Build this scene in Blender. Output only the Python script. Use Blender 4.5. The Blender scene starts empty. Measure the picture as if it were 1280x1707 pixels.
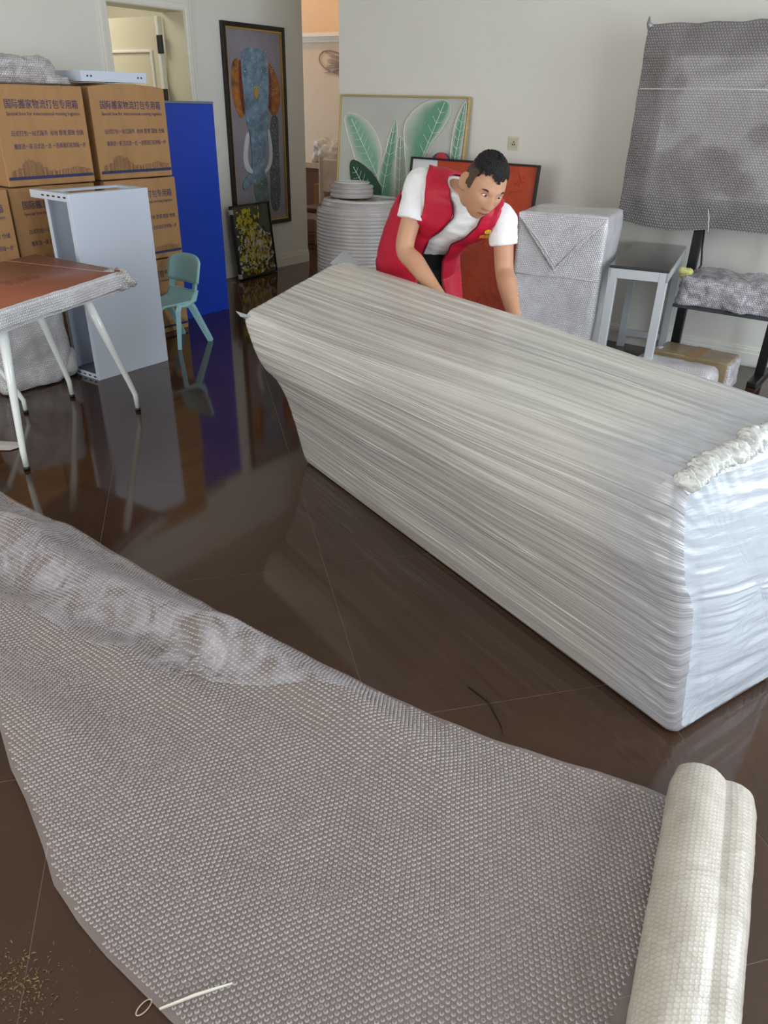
import bpy, bmesh, math, random
import numpy as np
from mathutils import Vector, Matrix, noise as mnoise
random.seed(7); rng = np.random.default_rng(7)
SC = bpy.context.scene; COL = SC.collection
PI = math.pi

# ------------------------------------------------------------------ camera
YAW, PITCH, ROLL = math.radians(35), math.atan(685/1240.), math.radians(1.4)
f = Vector((0, math.cos(PITCH), -math.sin(PITCH))); r = Vector((1, 0, 0)); u = r.cross(f)
r2 = math.cos(ROLL)*r + math.sin(ROLL)*u; u2 = -math.sin(ROLL)*r + math.cos(ROLL)*u
MZ = Matrix.Rotation(YAW, 3, 'Z'); r2, u2, f = MZ @ r2, MZ @ u2, MZ @ f
cd = bpy.data.cameras.new('camera'); cam = bpy.data.objects.new('camera', cd); COL.objects.link(cam)
cd.sensor_fit = 'VERTICAL'; cd.sensor_height = 36; cd.sensor_width = 36; cd.lens = 1240/1707*36
cd.clip_start = .02; cd.clip_end = 100
cam.matrix_world = Matrix(((r2.x, u2.x, -f.x, 0), (r2.y, u2.y, -f.y, 0), (r2.z, u2.z, -f.z, 1.5), (0, 0, 0, 1)))
SC.camera = cam

# ------------------------------------------------------------------ world, daylight through the windows, exposure
w = bpy.data.worlds.new('daylight'); SC.world = w; w.use_nodes = True
bg = w.node_tree.nodes['Background']; bg.inputs[0].default_value = (.86, .93, 1, 1); bg.inputs[1].default_value = 1.2
def area(name, loc, target, sx, sy, power, col):
    l = bpy.data.lights.new(name, 'AREA'); l.shape = 'RECTANGLE'; l.size = sx; l.size_y = sy; l.energy = power; l.color = col
    o = bpy.data.objects.new(name, l); COL.objects.link(o); o.location = loc
    o.rotation_euler = (Vector(target)-Vector(loc)).to_track_quat('-Z', 'Y').to_euler()
    return o
area('window_daylight_right', (2.62, 2.4, 1.45), (-3, 2.4, 1.2), 3.6, 2.1, 150, (.82, .91, 1))
area('window_daylight_front', (-2.2, -2.52, 1.5), (-2.2, 3, 1.1), 3.6, 2.1, 75, (1, .97, .92))
area('side_room_fill', (-6.6, 4.0, 2.55), (-6.6, 4.0, 0), .8, .8, 14, (1, .96, .86))  # unseen fill light added to brighten the room behind the door
area('corridor_fill', (-5.7, 7.0, 2.55), (-5.9, 7.2, 0), .6, .6, 4, (1, .86, .68))  # weak added fill, stands in for ambient light on the corridor wall
SC.view_settings.view_transform = 'Standard'; SC.view_settings.look = 'None'
SC.view_settings.exposure = 0.3; SC.view_settings.gamma = 1.0; SC.view_settings.use_curve_mapping = False

# ------------------------------------------------------------------ materials
MATS = {}
def hexcol(rgb):
    return tuple(((c/255)/12.92 if c/255 <= .04045 else ((c/255+.055)/1.055)**2.4) for c in rgb)
def mat(name, rgb, rough=.5, metal=0, var=.0, vscale=6, bump=0, bscale=40, coat=0, alpha=1, ior=1.5, spec=.5, stretch=None, emis=None, trans=0, sheen=0):
    if name in MATS: return MATS[name]
    m = bpy.data.materials.new(name); m.use_nodes = True; nt = m.node_tree; N = nt.nodes; L = nt.links
    b = N['Principled BSDF']; c = hexcol(rgb)
    b.inputs['Base Color'].default_value = (*c, 1); b.inputs['Roughness'].default_value = rough; b.inputs['Metallic'].default_value = metal
    b.inputs['Coat Weight'].default_value = coat; b.inputs['Coat Roughness'].default_value = .08; b.inputs['Alpha'].default_value = alpha
    b.inputs['IOR'].default_value = ior; b.inputs['Specular IOR Level'].default_value = spec; b.inputs['Transmission Weight'].default_value = trans
    b.inputs['Sheen Weight'].default_value = sheen
    tc = N.new('ShaderNodeTexCoord'); mp = N.new('ShaderNodeMapping'); L.new(tc.outputs['Object'], mp.inputs[0])
    if stretch: mp.inputs['Scale'].default_value = stretch
    if var:
        n = N.new('ShaderNodeTexNoise'); n.inputs['Scale'].default_value = vscale; n.inputs['Detail'].default_value = 5; L.new(mp.outputs[0], n.inputs[0])
        rp = N.new('ShaderNodeMapRange'); rp.inputs['From Min'].default_value = .3; rp.inputs['From Max'].default_value = .7
        rp.inputs['To Min'].default_value = 1-var; rp.inputs['To Max'].default_value = 1+var; L.new(n.outputs[0], rp.inputs[0])
        mx = N.new('ShaderNodeMix'); mx.data_type = 'RGBA'; mx.blend_type = 'MULTIPLY'; mx.inputs[0].default_value = 1
        mx.inputs[6].default_value = (*c, 1); L.new(rp.outputs[0], mx.inputs[7]); L.new(mx.outputs[2], b.inputs['Base Color'])
    if bump:
        n2 = N.new('ShaderNodeTexNoise'); n2.inputs['Scale'].default_value = bscale; n2.inputs['Detail'].default_value = 4; L.new(mp.outputs[0], n2.inputs[0])
        bp = N.new('ShaderNodeBump'); bp.inputs['Strength'].default_value = bump; bp.inputs['Distance'].default_value = .01
        L.new(n2.outputs[0], bp.inputs['Height']); L.new(bp.outputs[0], b.inputs['Normal'])
    if emis:
        b.inputs['Emission Color'].default_value = (*hexcol(emis[0]), 1); b.inputs['Emission Strength'].default_value = emis[1]
    MATS[name] = m; return m

def wrapmat(name, rgb, rgb2, pitch=.011, rough=.22, bump=.8, wr=5., alpha=1, wb=.35, rimk=.78):
    """bubble wrap: hexagonal rows of bubbles (UV in metres) as fine relief, wrinkles, clear gloss"""
    if name in MATS: return MATS[name]
    m = bpy.data.materials.new(name); m.use_nodes = True; nt = m.node_tree; N = nt.nodes; L = nt.links; b = N['Principled BSDF']
    uv = N.new('ShaderNodeUVMap')
    def vm(op, a, v=None, vb=None):
        x = N.new('ShaderNodeVectorMath'); x.operation = op; L.new(a, x.inputs[0])
        if v is not None: x.inputs[1].default_value = v
        if vb is not None: L.new(vb, x.inputs[1])
        return x.outputs[0] if op != 'LENGTH' else x.outputs['Value']
    p = vm('DIVIDE', uv.outputs[0], (pitch, pitch*1.732, 1))
    def cell(off):
        q = vm('ADD', p, off); q = vm('FRACTION', q); q = vm('SUBTRACT', q, (.5, .5, 0)); q = vm('MULTIPLY', q, (1, 1.732, 0)); return vm('LENGTH', q)
    d1 = cell((0, 0, 0)); d2 = cell((.5, .5, 0))
    mn = N.new('ShaderNodeMath'); mn.operation = 'MINIMUM'; L.new(d1, mn.inputs[0]); L.new(d2, mn.inputs[1])
    hh = N.new('ShaderNodeMapRange'); hh.interpolation_type = 'SMOOTHERSTEP'; hh.inputs['From Min'].default_value = .25; hh.inputs['From Max'].default_value = .48
    hh.inputs['To Min'].default_value = 1; hh.inputs['To Max'].default_value = 0; L.new(mn.outputs[0], hh.inputs[0])
    tc = N.new('ShaderNodeTexCoord'); nz = N.new('ShaderNodeTexNoise'); nz.inputs['Scale'].default_value = wr; nz.inputs['Detail'].default_value = 6
    nz.inputs['Distortion'].default_value = 1.2; L.new(tc.outputs['Object'], nz.inputs[0])
    b1 = N.new('ShaderNodeBump'); b1.inputs['Strength'].default_value = bump; b1.inputs['Distance'].default_value = .004; L.new(hh.outputs[0], b1.inputs['Height'])
    b2 = N.new('ShaderNodeBump'); b2.inputs['Strength'].default_value = wb; b2.inputs['Distance'].default_value = .02; L.new(nz.outputs[0], b2.inputs['Height'])
    L.new(b1.outputs[0], b2.inputs['Normal']); L.new(b2.outputs[0], b.inputs['Normal'])
    mx = N.new('ShaderNodeMix'); mx.data_type = 'RGBA'; mx.inputs[6].default_value = (*hexcol(rgb), 1); mx.inputs[7].default_value = (*hexcol(rgb2), 1)
    mr = N.new('ShaderNodeMapRange'); mr.inputs['From Min'].default_value = .35; mr.inputs['From Max'].default_value = .65; L.new(nz.outputs[0], mr.inputs[0])
    L.new(mr.outputs[0], mx.inputs[0])
    rim = N.new('ShaderNodeMapRange'); rim.inputs['To Min'].default_value = rimk; rim.inputs['To Max'].default_value = 1.05; L.new(hh.outputs[0], rim.inputs[0])
    ml = N.new('ShaderNodeMix'); ml.data_type = 'RGBA'; ml.blend_type = 'MULTIPLY'; ml.inputs[0].default_value = 1; L.new(mx.outputs[2], ml.inputs[6]); L.new(rim.outputs[0], ml.inputs[7]); L.new(ml.outputs[2], b.inputs['Base Color'])
    b.inputs['Roughness'].default_value = rough; b.inputs['Specular IOR Level'].default_value = .8; b.inputs['Alpha'].default_value = alpha
    b.inputs['Coat Weight'].default_value = .3; b.inputs['Coat Roughness'].default_value = .1
    MATS[name] = m; return m

# ------------------------------------------------------------------ builders
def obj(name, verts, faces, m, parent=None, smooth=False, uv=None):
    me = bpy.data.meshes.new(name); me.from_pydata([tuple(map(float, v)) for v in verts], [], [tuple(map(int, q)) for q in faces]); me.update()
    if smooth: me.shade_smooth()
    if m: me.materials.append(m)
    o = bpy.data.objects.new(name, me); COL.objects.link(o)
    if parent: o.parent = parent
    return o
def from_bm(name, bm, m, parent=None, smooth=False):
    me = bpy.data.meshes.new(name); bm.normal_update(); bm.to_mesh(me); bm.free()
    if smooth: me.shade_smooth()
    if m: me.materials.append(m)
    o = bpy.data.objects.new(name, me); COL.objects.link(o)
    if parent: o.parent = parent
    return o
def grid_obj(name, P, m, parent=None, closeu=False, closev=False, smooth=True, uv=None):
    """P: (nu,nv,3) array of points"""
    nu, nv = P.shape[:2]; iu = np.arange(nu if closeu else nu-1); iv = np.arange(nv if closev else nv-1)
    a, b = np.meshgrid(iu, iv, indexing='ij'); a2 = (a+1) % nu; b2 = (b+1) % nv
    F = np.stack([a*nv+b, a2*nv+b, a2*nv+b2, a*nv+b2], -1).reshape(-1, 4)
    me = bpy.data.meshes.new(name); V = P.reshape(-1, 3).astype(np.float32)
    me.vertices.add(len(V)); me.vertices.foreach_set('co', V.ravel()); me.loops.add(F.size); me.loops.foreach_set('vertex_index', F.ravel().astype(np.int32))
    me.polygons.add(len(F)); me.polygons.foreach_set('loop_start', np.arange(0, F.size, 4, dtype=np.int32)); me.update(calc_edges=True)
    if uv is not None:
        l = me.uv_layers.new(name='UVMap'); U = uv.reshape(-1, 2)[F.ravel()]; l.data.foreach_set('uv', U.astype(np.float32).ravel())
    me.validate()
    if smooth: me.shade_smooth()
    if m: me.materials.append(m)
    o = bpy.data.objects.new(name, me); COL.objects.link(o)
    if parent: o.parent = parent
    return o
def boxuv(o):
    me = o.data; l = me.uv_layers.get('UVMap') or me.uv_layers.new(name='UVMap')
    for p in me.polygons:
        n = p.normal; k = max(range(3), key=lambda i: abs(n[i])); a, b = [(1, 2), (0, 2), (0, 1)][k]
        for li in p.loop_indices:
            co = me.vertices[me.loops[li].vertex_index].co; l.data[li].uv = (co[a], co[b])
    return o
def bx(name, lo, hi, m, parent=None, bev=0, seg=2, rot=None):
    bm = bmesh.new(); bmesh.ops.create_cube(bm, size=1)
    lo = Vector(lo); hi = Vector(hi); c = (lo+hi)/2; s = hi-lo
    for v in bm.verts: v.co = Vector((v.co.x*s.x, v.co.y*s.y, v.co.z*s.z))
    if bev: bmesh.ops.bevel(bm, geom=bm.edges[:], offset=bev, segments=seg, affect='EDGES', profile=.5)
    for v in bm.verts: v.co = (rot @ v.co if rot else v.co) + c
    return from_bm(name, bm, m, parent, smooth=False)
def softbox(name, size, r, m, parent=None, amp=.01, fr=6, cuts=14, seed=0, loc=(0, 0, 0), taper=0):
    """wrapped parcel: rounded box standing on z=0 with lumpy skin, UV in metres"""
    bm = bmesh.new(); bmesh.ops.create_cube(bm, size=1); bmesh.ops.subdivide_edges(bm, edges=bm.edges[:], cuts=cuts, use_grid_fill=True)
    hx, hy, hz = [s/2 for s in size]; off = Vector((seed*3.1, seed*7.7, seed*1.3))
    for v in bm.verts:
        p = Vector((v.co.x*2*hx, v.co.y*2*hy, v.co.z*2*hz))
        q = Vector((max(-hx+r, min(hx-r, p.x)), max(-hy+r, min(hy-r, p.y)), max(-hz+r, min(hz-r, p.z)))); d = p-q
        if d.length > 1e-6: p = q+d.normalized()*r
        n = d.normalized() if d.length > 1e-6 else v.co.normalized()
        a = mnoise.noise(p*fr+off)*amp + mnoise.noise(p*fr*3.1+off)*amp*.4
        if p.z > -hz+.012: p += n*a
        k = 1-taper*(p.z/hz+1)/2; p.x *= k; p.y *= k
        p.z = max(p.z, -hz); v.co = p+Vector((0, 0, hz))+Vector(loc)
    return boxuv(from_bm(name, bm, m, parent, smooth=True))
def frames(pts):
    pts = [Vector(p) for p in pts]; T = []
    for i in range(len(pts)):
        a = pts[max(i-1, 0)]; b = pts[min(i+1, len(pts)-1)]; T.append((b-a).normalized())
    ref = Vector((0, 0, 1)) if abs(T[0].z) < .9 else Vector((1, 0, 0)); n = (ref-T[0]*ref.dot(T[0])).normalized(); out = []
    for t in T:
        n = (n-t*n.dot(t)).normalized(); out.append((t, n, t.cross(n)))
    return pts, out
def tube_bm(bm, pts, rad, seg=12, cap=True, flat=1.0):
    pts, fr = frames(pts); rings = []
    if not hasattr(rad, '__len__'): rad = [rad]*len(pts)
    for p, (t, n, b), q in zip(pts, fr, rad):
        rings.append([bm.verts.new(p+n*(math.cos(2*PI*k/seg)*q)+b*(math.sin(2*PI*k/seg)*q*flat)) for k in range(seg)])
    for A, B in zip(rings, rings[1:]):
        for k in range(seg): bm.faces.new((A[k], A[(k+1) % seg], B[(k+1) % seg], B[k]))
    if cap: bm.faces.new(rings[0][::-1]); bm.faces.new(rings[-1])
def tube(name, pts, rad, m, parent=None, seg=12, flat=1.0):
    bm = bmesh.new(); tube_bm(bm, pts, rad, seg, True, flat); bmesh.ops.recalc_face_normals(bm, faces=bm.faces[:]); return from_bm(name, bm, m, parent, smooth=True)
def lathe(name, prof, m, parent=None, seg=40, loc=(0, 0, 0)):
    P = np.array([[(loc[0]+q*math.cos(2*PI*k/seg), loc[1]+q*math.sin(2*PI*k/seg), loc[2]+z) for k in range(seg)] for q, z in prof])
    arc = np.cumsum([0]+[math.hypot(prof[i+1][0]-prof[i][0], prof[i+1][1]-prof[i][1]) for i in range(len(prof)-1)])
    R = max(p[0] for p in prof)
    uv = np.array([[(k*2*PI*R/seg, a) for k in range(seg)] for a in arc])
    return grid_obj(name, P, m, parent, closev=True, uv=uv)
def poly(name, pts, d, m, parent=None, y=0, smooth=False):
    """flat outline in local x,z pulled out by d towards -y, starting at y"""
    bm = bmesh.new(); a = [bm.verts.new((p[0], y, p[1])) for p in pts]; fc = bm.faces.new(a)
    rr = bmesh.ops.extrude_face_region(bm, geom=[fc]); 
    for v in rr['geom']:
        if isinstance(v, bmesh.types.BMVert): v.co.y -= d
    bmesh.ops.triangulate(bm, faces=bm.faces[:]); bmesh.ops.recalc_face_normals(bm, faces=bm.faces[:])
    return from_bm(name, bm, m, parent)
def tag(o, label, cat, group=None, kind=None):
    if label: o['label'] = label
    if cat: o['category'] = cat
    if group: o['group'] = group
    if kind: o['kind'] = kind
    return o
def thing(name, label, cat, loc=(0, 0, 0), rotz=0, group=None, rotx=0):
    o = bpy.data.objects.new(name, None); COL.objects.link(o); o.empty_display_size = .05
    o.location = loc; o.rotation_euler = (rotx, 0, rotz); return tag(o, label, cat, group)
def struct(o): o['kind'] = 'structure'; return o
def smooth_closed(pts, it=2):
    P = [np.array(p, float) for p in pts]
    for _ in range(it):
        Q = []
        for i in range(len(P)): a, b = P[i], P[(i+1) % len(P)]; Q += [a*.75+b*.25, a*.25+b*.75]
        P = Q
    return [tuple(p) for p in P]
def text_mesh(body, size, loc=(0, 0), sx=1.0, bold=0):
    c = bpy.data.curves.new('t', 'FONT'); c.body = body; c.size = size; c.resolution_u = 2; c.offset = bold
    o = bpy.data.objects.new('t', c); COL.objects.link(o); dg = bpy.context.evaluated_depsgraph_get()
    me = bpy.data.meshes.new_from_object(o.evaluated_get(dg)); bpy.data.objects.remove(o)
    V = np.array([v.co[:] for v in me.vertices]).reshape(-1, 3); Fs = [tuple(p.vertices) for p in me.polygons]; bpy.data.meshes.remove(me)
    if len(V): V[:, 0] = (V[:, 0]-V[:, 0].min())*sx+loc[0]; V[:, 1] += loc[1]
    return V, Fs
def fit_text(body, size, x0, x1, z):
    V, Fs = text_mesh(body, size)
    k = (x1-x0)/(V[:, 0].max()+1e-9); V[:, 0] = V[:, 0]*k+x0; V[:, 1] += z; return V, Fs

# common materials
M_wall = mat('white_wall_paint', (232, 230, 222), .75, var=.02, vscale=2, bump=.05, bscale=120)
M_trim = mat('white_trim_paint', (236, 234, 225), .45)
M_ceil = mat('ceiling_paint', (236, 234, 228), .85)
M_white = mat('white_metal_paint', (214, 224, 240), .35, spec=.5)
M_black = mat('black_satin', (16, 16, 18), .4)
M_card = mat('corrugated_cardboard', (176, 134, 88), .72, var=.10, vscale=9, bump=.12, bscale=60, stretch=(1, 1, .25))
M_card2 = mat('cardboard_edge', (150, 108, 64), .8, var=.1)
M_ink = mat('purple_blue_ink', (66, 58, 104), .6)
M_gold = mat('gold_leaf', (205, 170, 95), .3, metal=.8)
M_clear = mat('clear_tape', (214, 190, 150), .12, alpha=.45)
M_wrapW = wrapmat('bubble_wrap_over_white', (226, 224, 228), (242, 241, 244), pitch=.013, wr=7, rough=.3)
M_wrapG = wrapmat('bubble_wrap_over_screen', (124, 119, 118), (146, 141, 142), pitch=.016, wr=2.5, rough=.33, wb=.2)
M_wrapC = wrapmat('bubble_wrap_loose', (190, 188, 190), (220, 218, 220), pitch=.013, wr=12, wb=.8)

# ------------------------------------------------------------------ room shell
M_grout = mat('pale_grout', (112, 98, 82), .6)
def tilemat():
    m = mat('polished_brown_tile', (62, 39, 22), .07, var=.16, vscale=3, ior=1.62)
    nt = m.node_tree; N = nt.nodes; L = nt.links; b = N['Principled BSDF']
    oi = N.new('ShaderNodeObjectInfo'); tc = N.new('ShaderNodeTexCoord'); mp = N.new('ShaderNodeMapping'); mp.inputs['Scale'].default_value = (3, 60, 3)
    L.new(tc.outputs['Object'], mp.inputs[0]); n = N.new('ShaderNodeTexNoise'); n.inputs['Scale'].default_value = 1.5; n.inputs['Detail'].default_value = 4; L.new(mp.outputs[0], n.inputs[0])
    r_ = N.new('ShaderNodeMapRange'); r_.inputs['To Min'].default_value = .04; r_.inputs['To Max'].default_value = .11; L.new(n.outputs[0], r_.inputs[0]); L.new(r_.outputs[0], b.inputs['Roughness'])
    return m
M_tile = tilemat()
XL, XR, YB, YF, ZC = -5.4, 2.5, 5.37, -2.4, 2.8
floor = struct(bx('floor', (-8.3, YF-.1, -.12), (XR+.1, 8.3, -.0006), M_grout))
T = .81; n1 = np.array([.652, .758]); n2 = np.array([.758, -.652]); tm = None; ang = math.atan2(n1[1], n1[0])
for i in range(-16, 16):
    for j in range(-16, 16):
        a = .36+T*(i+.5); b = -2.283+T*(j+.5); c = n1*a+n2*b
        if not (-8.2 < c[0] < XR and YF < c[1] < 8.2): continue
        if c[0] < XL-.3 and c[1] < 5.5: continue
        if tm is None:
            o = bx('tile', (-T/2+.0012, -T/2+.0012, -.01), (T/2-.0012, T/2-.0012, 0), M_tile, floor); tm = o.data
        else:
            o = bpy.data.objects.new('tile', tm); COL.objects.link(o); o.parent = floor
        o.location = (c[0], c[1], 0); o.rotation_euler = (0, 0, ang)
struct(bx('ceiling', (-8.3, YF-.1, ZC), (XR+.1, 8.3, ZC+.12), M_ceil))
DY0, DY1, DZ = 4.06, 4.79, 2.09
wl = struct(bx('wall_left', (XL-.25, YF, 0), (XL, DY0, ZC), M_wall))
struct(bx('wall_left_end', (XL-.25, DY1, 0), (XL, 6.2, ZC), M_wall)); struct(bx('wall_left_lintel', (XL-.25, DY0, DZ), (XL, DY1, ZC), M_wall))
struct(bx('wall_back', (-4.3, YB, 0), (XR+.1, YB+.2, ZC), M_wall))
struct(bx('wall_corridor_right', (-4.3, YB+.2, 0), (-4.12, 8.2, ZC), M_wall))
struct(bx('wall_corridor_left', (-8.2, 6.2, 0), (XL-.25, 6.4, ZC), M_wall))
struct(bx('wall_corridor_far', (-8.2, 8.1, 0), (-4.1, 8.25, ZC), mat('warm_beige_paint', (222, 205, 186), .8, var=.02)))
struct(bx('wall_side_room', (-8.2, 3.0, 0), (-8.05, 6.2, ZC), mat('cream_paint', (226, 220, 200), .8))); struct(bx('wall_side_room_end', (-8.05, 5.2, 0), (XL-.25, 5.3, ZC), MATS['cream_paint']))
struct(bx('wall_side_room_near', (-8.05, 3.0, 0), (XL-.25, 3.1, ZC), MATS['cream_paint']))
# wall with tall windows on the right, and one behind the camera
def window_wall(prefix, axis, at, a0, a1, openings, n0):
    def blk(nm, p0, p1, z0, z1, t=.2, m=M_wall, out=0):
        lo, hi = ((at+out, p0, z0), (at+out+t, p1, z1)) if axis == 'x' else ((p0, at-out-t, z0), (p1, at-out, z1))
        return bx(nm, lo, hi, m)
    x = a0; k = 0
    for (o0, o1, z0, z1) in openings:
        struct(blk('wall_%s_%s' % (prefix, 'pier' if k else 'side'), x, o0, 0, ZC)); struct(blk('wall_%s_sill' % prefix, o0, o1, 0, z0)); struct(blk('wall_%s_header' % prefix, o0, o1, z1, ZC))
        wd = bpy.data.objects.new('window_%d' % n0, None); COL.objects.link(wd); struct(wd); n0 += 1
        for q in (o0, (o0+o1)/2-.025, o1-.05): b = blk('window_frame', q, q+.05, z0, z1, .06, M_trim, .02); b.parent = wd
        for q in (z0, z1-.05): b = blk('window_frame', o0+.05, o1-.05, q, q+.05, .06, M_trim, .02); b.parent = wd
        x = o1; k += 1
    struct(blk('wall_%s_end' % prefix, x, a1, 0, ZC))
window_wall('right', 'x', XR, YF, YB, [(.5, 2.3, .35, 2.5), (2.5, 4.3, .35, 2.5)], 1)
window_wall('front', 'y', YF, XL, XR, [(-4.0, -.4, .35, 2.5)], 3)
# skirting with stepped moulding, door casing
def skirting(nm, axis, at, a0, a1, s):
    b = bpy.data.objects.new(nm, None); COL.objects.link(b); struct(b)
    for d, z0, z1 in ((.016, 0, .085), (.011, .085, .11), (.006, .11, .125)):
        if axis == 'y': bx('moulding', (min(at, at+s*d), a0, z0), (max(at, at+s*d), a1, z1), M_trim, b)
        else: bx('moulding', (a0, min(at, at+s*d), z0), (a1, max(at, at+s*d), z1), M_trim, b)
skirting('baseboard_left', 'y', XL, DY1+.06, 6.2, 1); skirting('baseboard_back', 'x', YB, -4.3, XR, -1); skirting('baseboard_left_near', 'y', XL, YF, DY0-.08, 1)
dr = bpy.data.objects.new('door_1', None); COL.objects.link(dr); struct(dr)
M_door = mat('cream_door_paint', (216, 209, 184), .45)
for y0, y1, z0, z1 in ((DY0-.075, DY0, 0, DZ+.075), (DY1, DY1+.065, 0, DZ+.075), (DY0, DY1, DZ, DZ+.075)):
    wide = (y1-y0) > .2
    bx('casing', (XL, y0, z0), (XL+.014, y1, z1), M_trim, dr)
    if wide:
        bx('casing_bead', (XL+.014, y0, z0+.045), (XL+.024, y1, z0+.07), M_trim, dr); bx('casing_bead', (XL+.014, y0, z0+.008), (XL+.02, y1, z0+.02), M_trim, dr)
    else:
        bx('casing_bead', (XL+.014, y0+.015, z0), (XL+.024, y0+.03, z1), M_trim, dr); bx('casing_bead', (XL+.014, y1-.022, z0), (XL+.02, y1-.01, z1), M_trim, dr)
for y0, y1, z0, z1 in ((DY1-.006, DY1, 0, DZ), (DY0, DY0+.006, 0, DZ), (DY0+.006, DY1-.006, DZ-.006, DZ)): bx('jamb', (XL-.25, y0, z0), (XL, y1, z1), M_door, dr)
leaf = bx('door_leaf', (XL-.27-.78, DY1-.045, .01), (XL-.268, DY1-.005, DZ-.03), M_door, dr)
for z0, z1 in ((.2, .95), (1.1, 1.83)):
    for x0, x1, q0, q1 in ((-.68, -.66, z0, z1), (-.12, -.10, z0, z1), (-.66, -.12, z0, z0+.02), (-.66, -.12, z1-.02, z1)):
        bx('panel_moulding', (XL-.27+x0, DY1-.06, q0), (XL-.27+x1, DY1-.045, q1), M_trim, leaf, .004)
bx('door_edge', (XL-.30, DY1-.05, .01), (XL-.268, DY1-.045, DZ-.03), M_trim, leaf)
for z in (1.42, 1.80): bx('hinge', (XL-.285, DY1-.062, z), (XL-.232, DY1-.04, z+.13), M_black, dr, .003)
# corridor cornice with its warm cove light
cv = bpy.data.objects.new('trim_1', None); COL.objects.link(cv); struct(cv)
for z0, z1, d in ((2.10, 2.125, .03), (2.125, 2.15, .07), (2.15, 2.19, .12)): bx('cornice', (-8.05, 8.1-d, z0), (-4.3, 8.1, z1), M_trim, cv)
area('cove_light', (-6.6, 7.55, 2.62), (-6.6, 8.1, 2.5), 2.4, .1, 3.2, (1, .42, .03))

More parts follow.
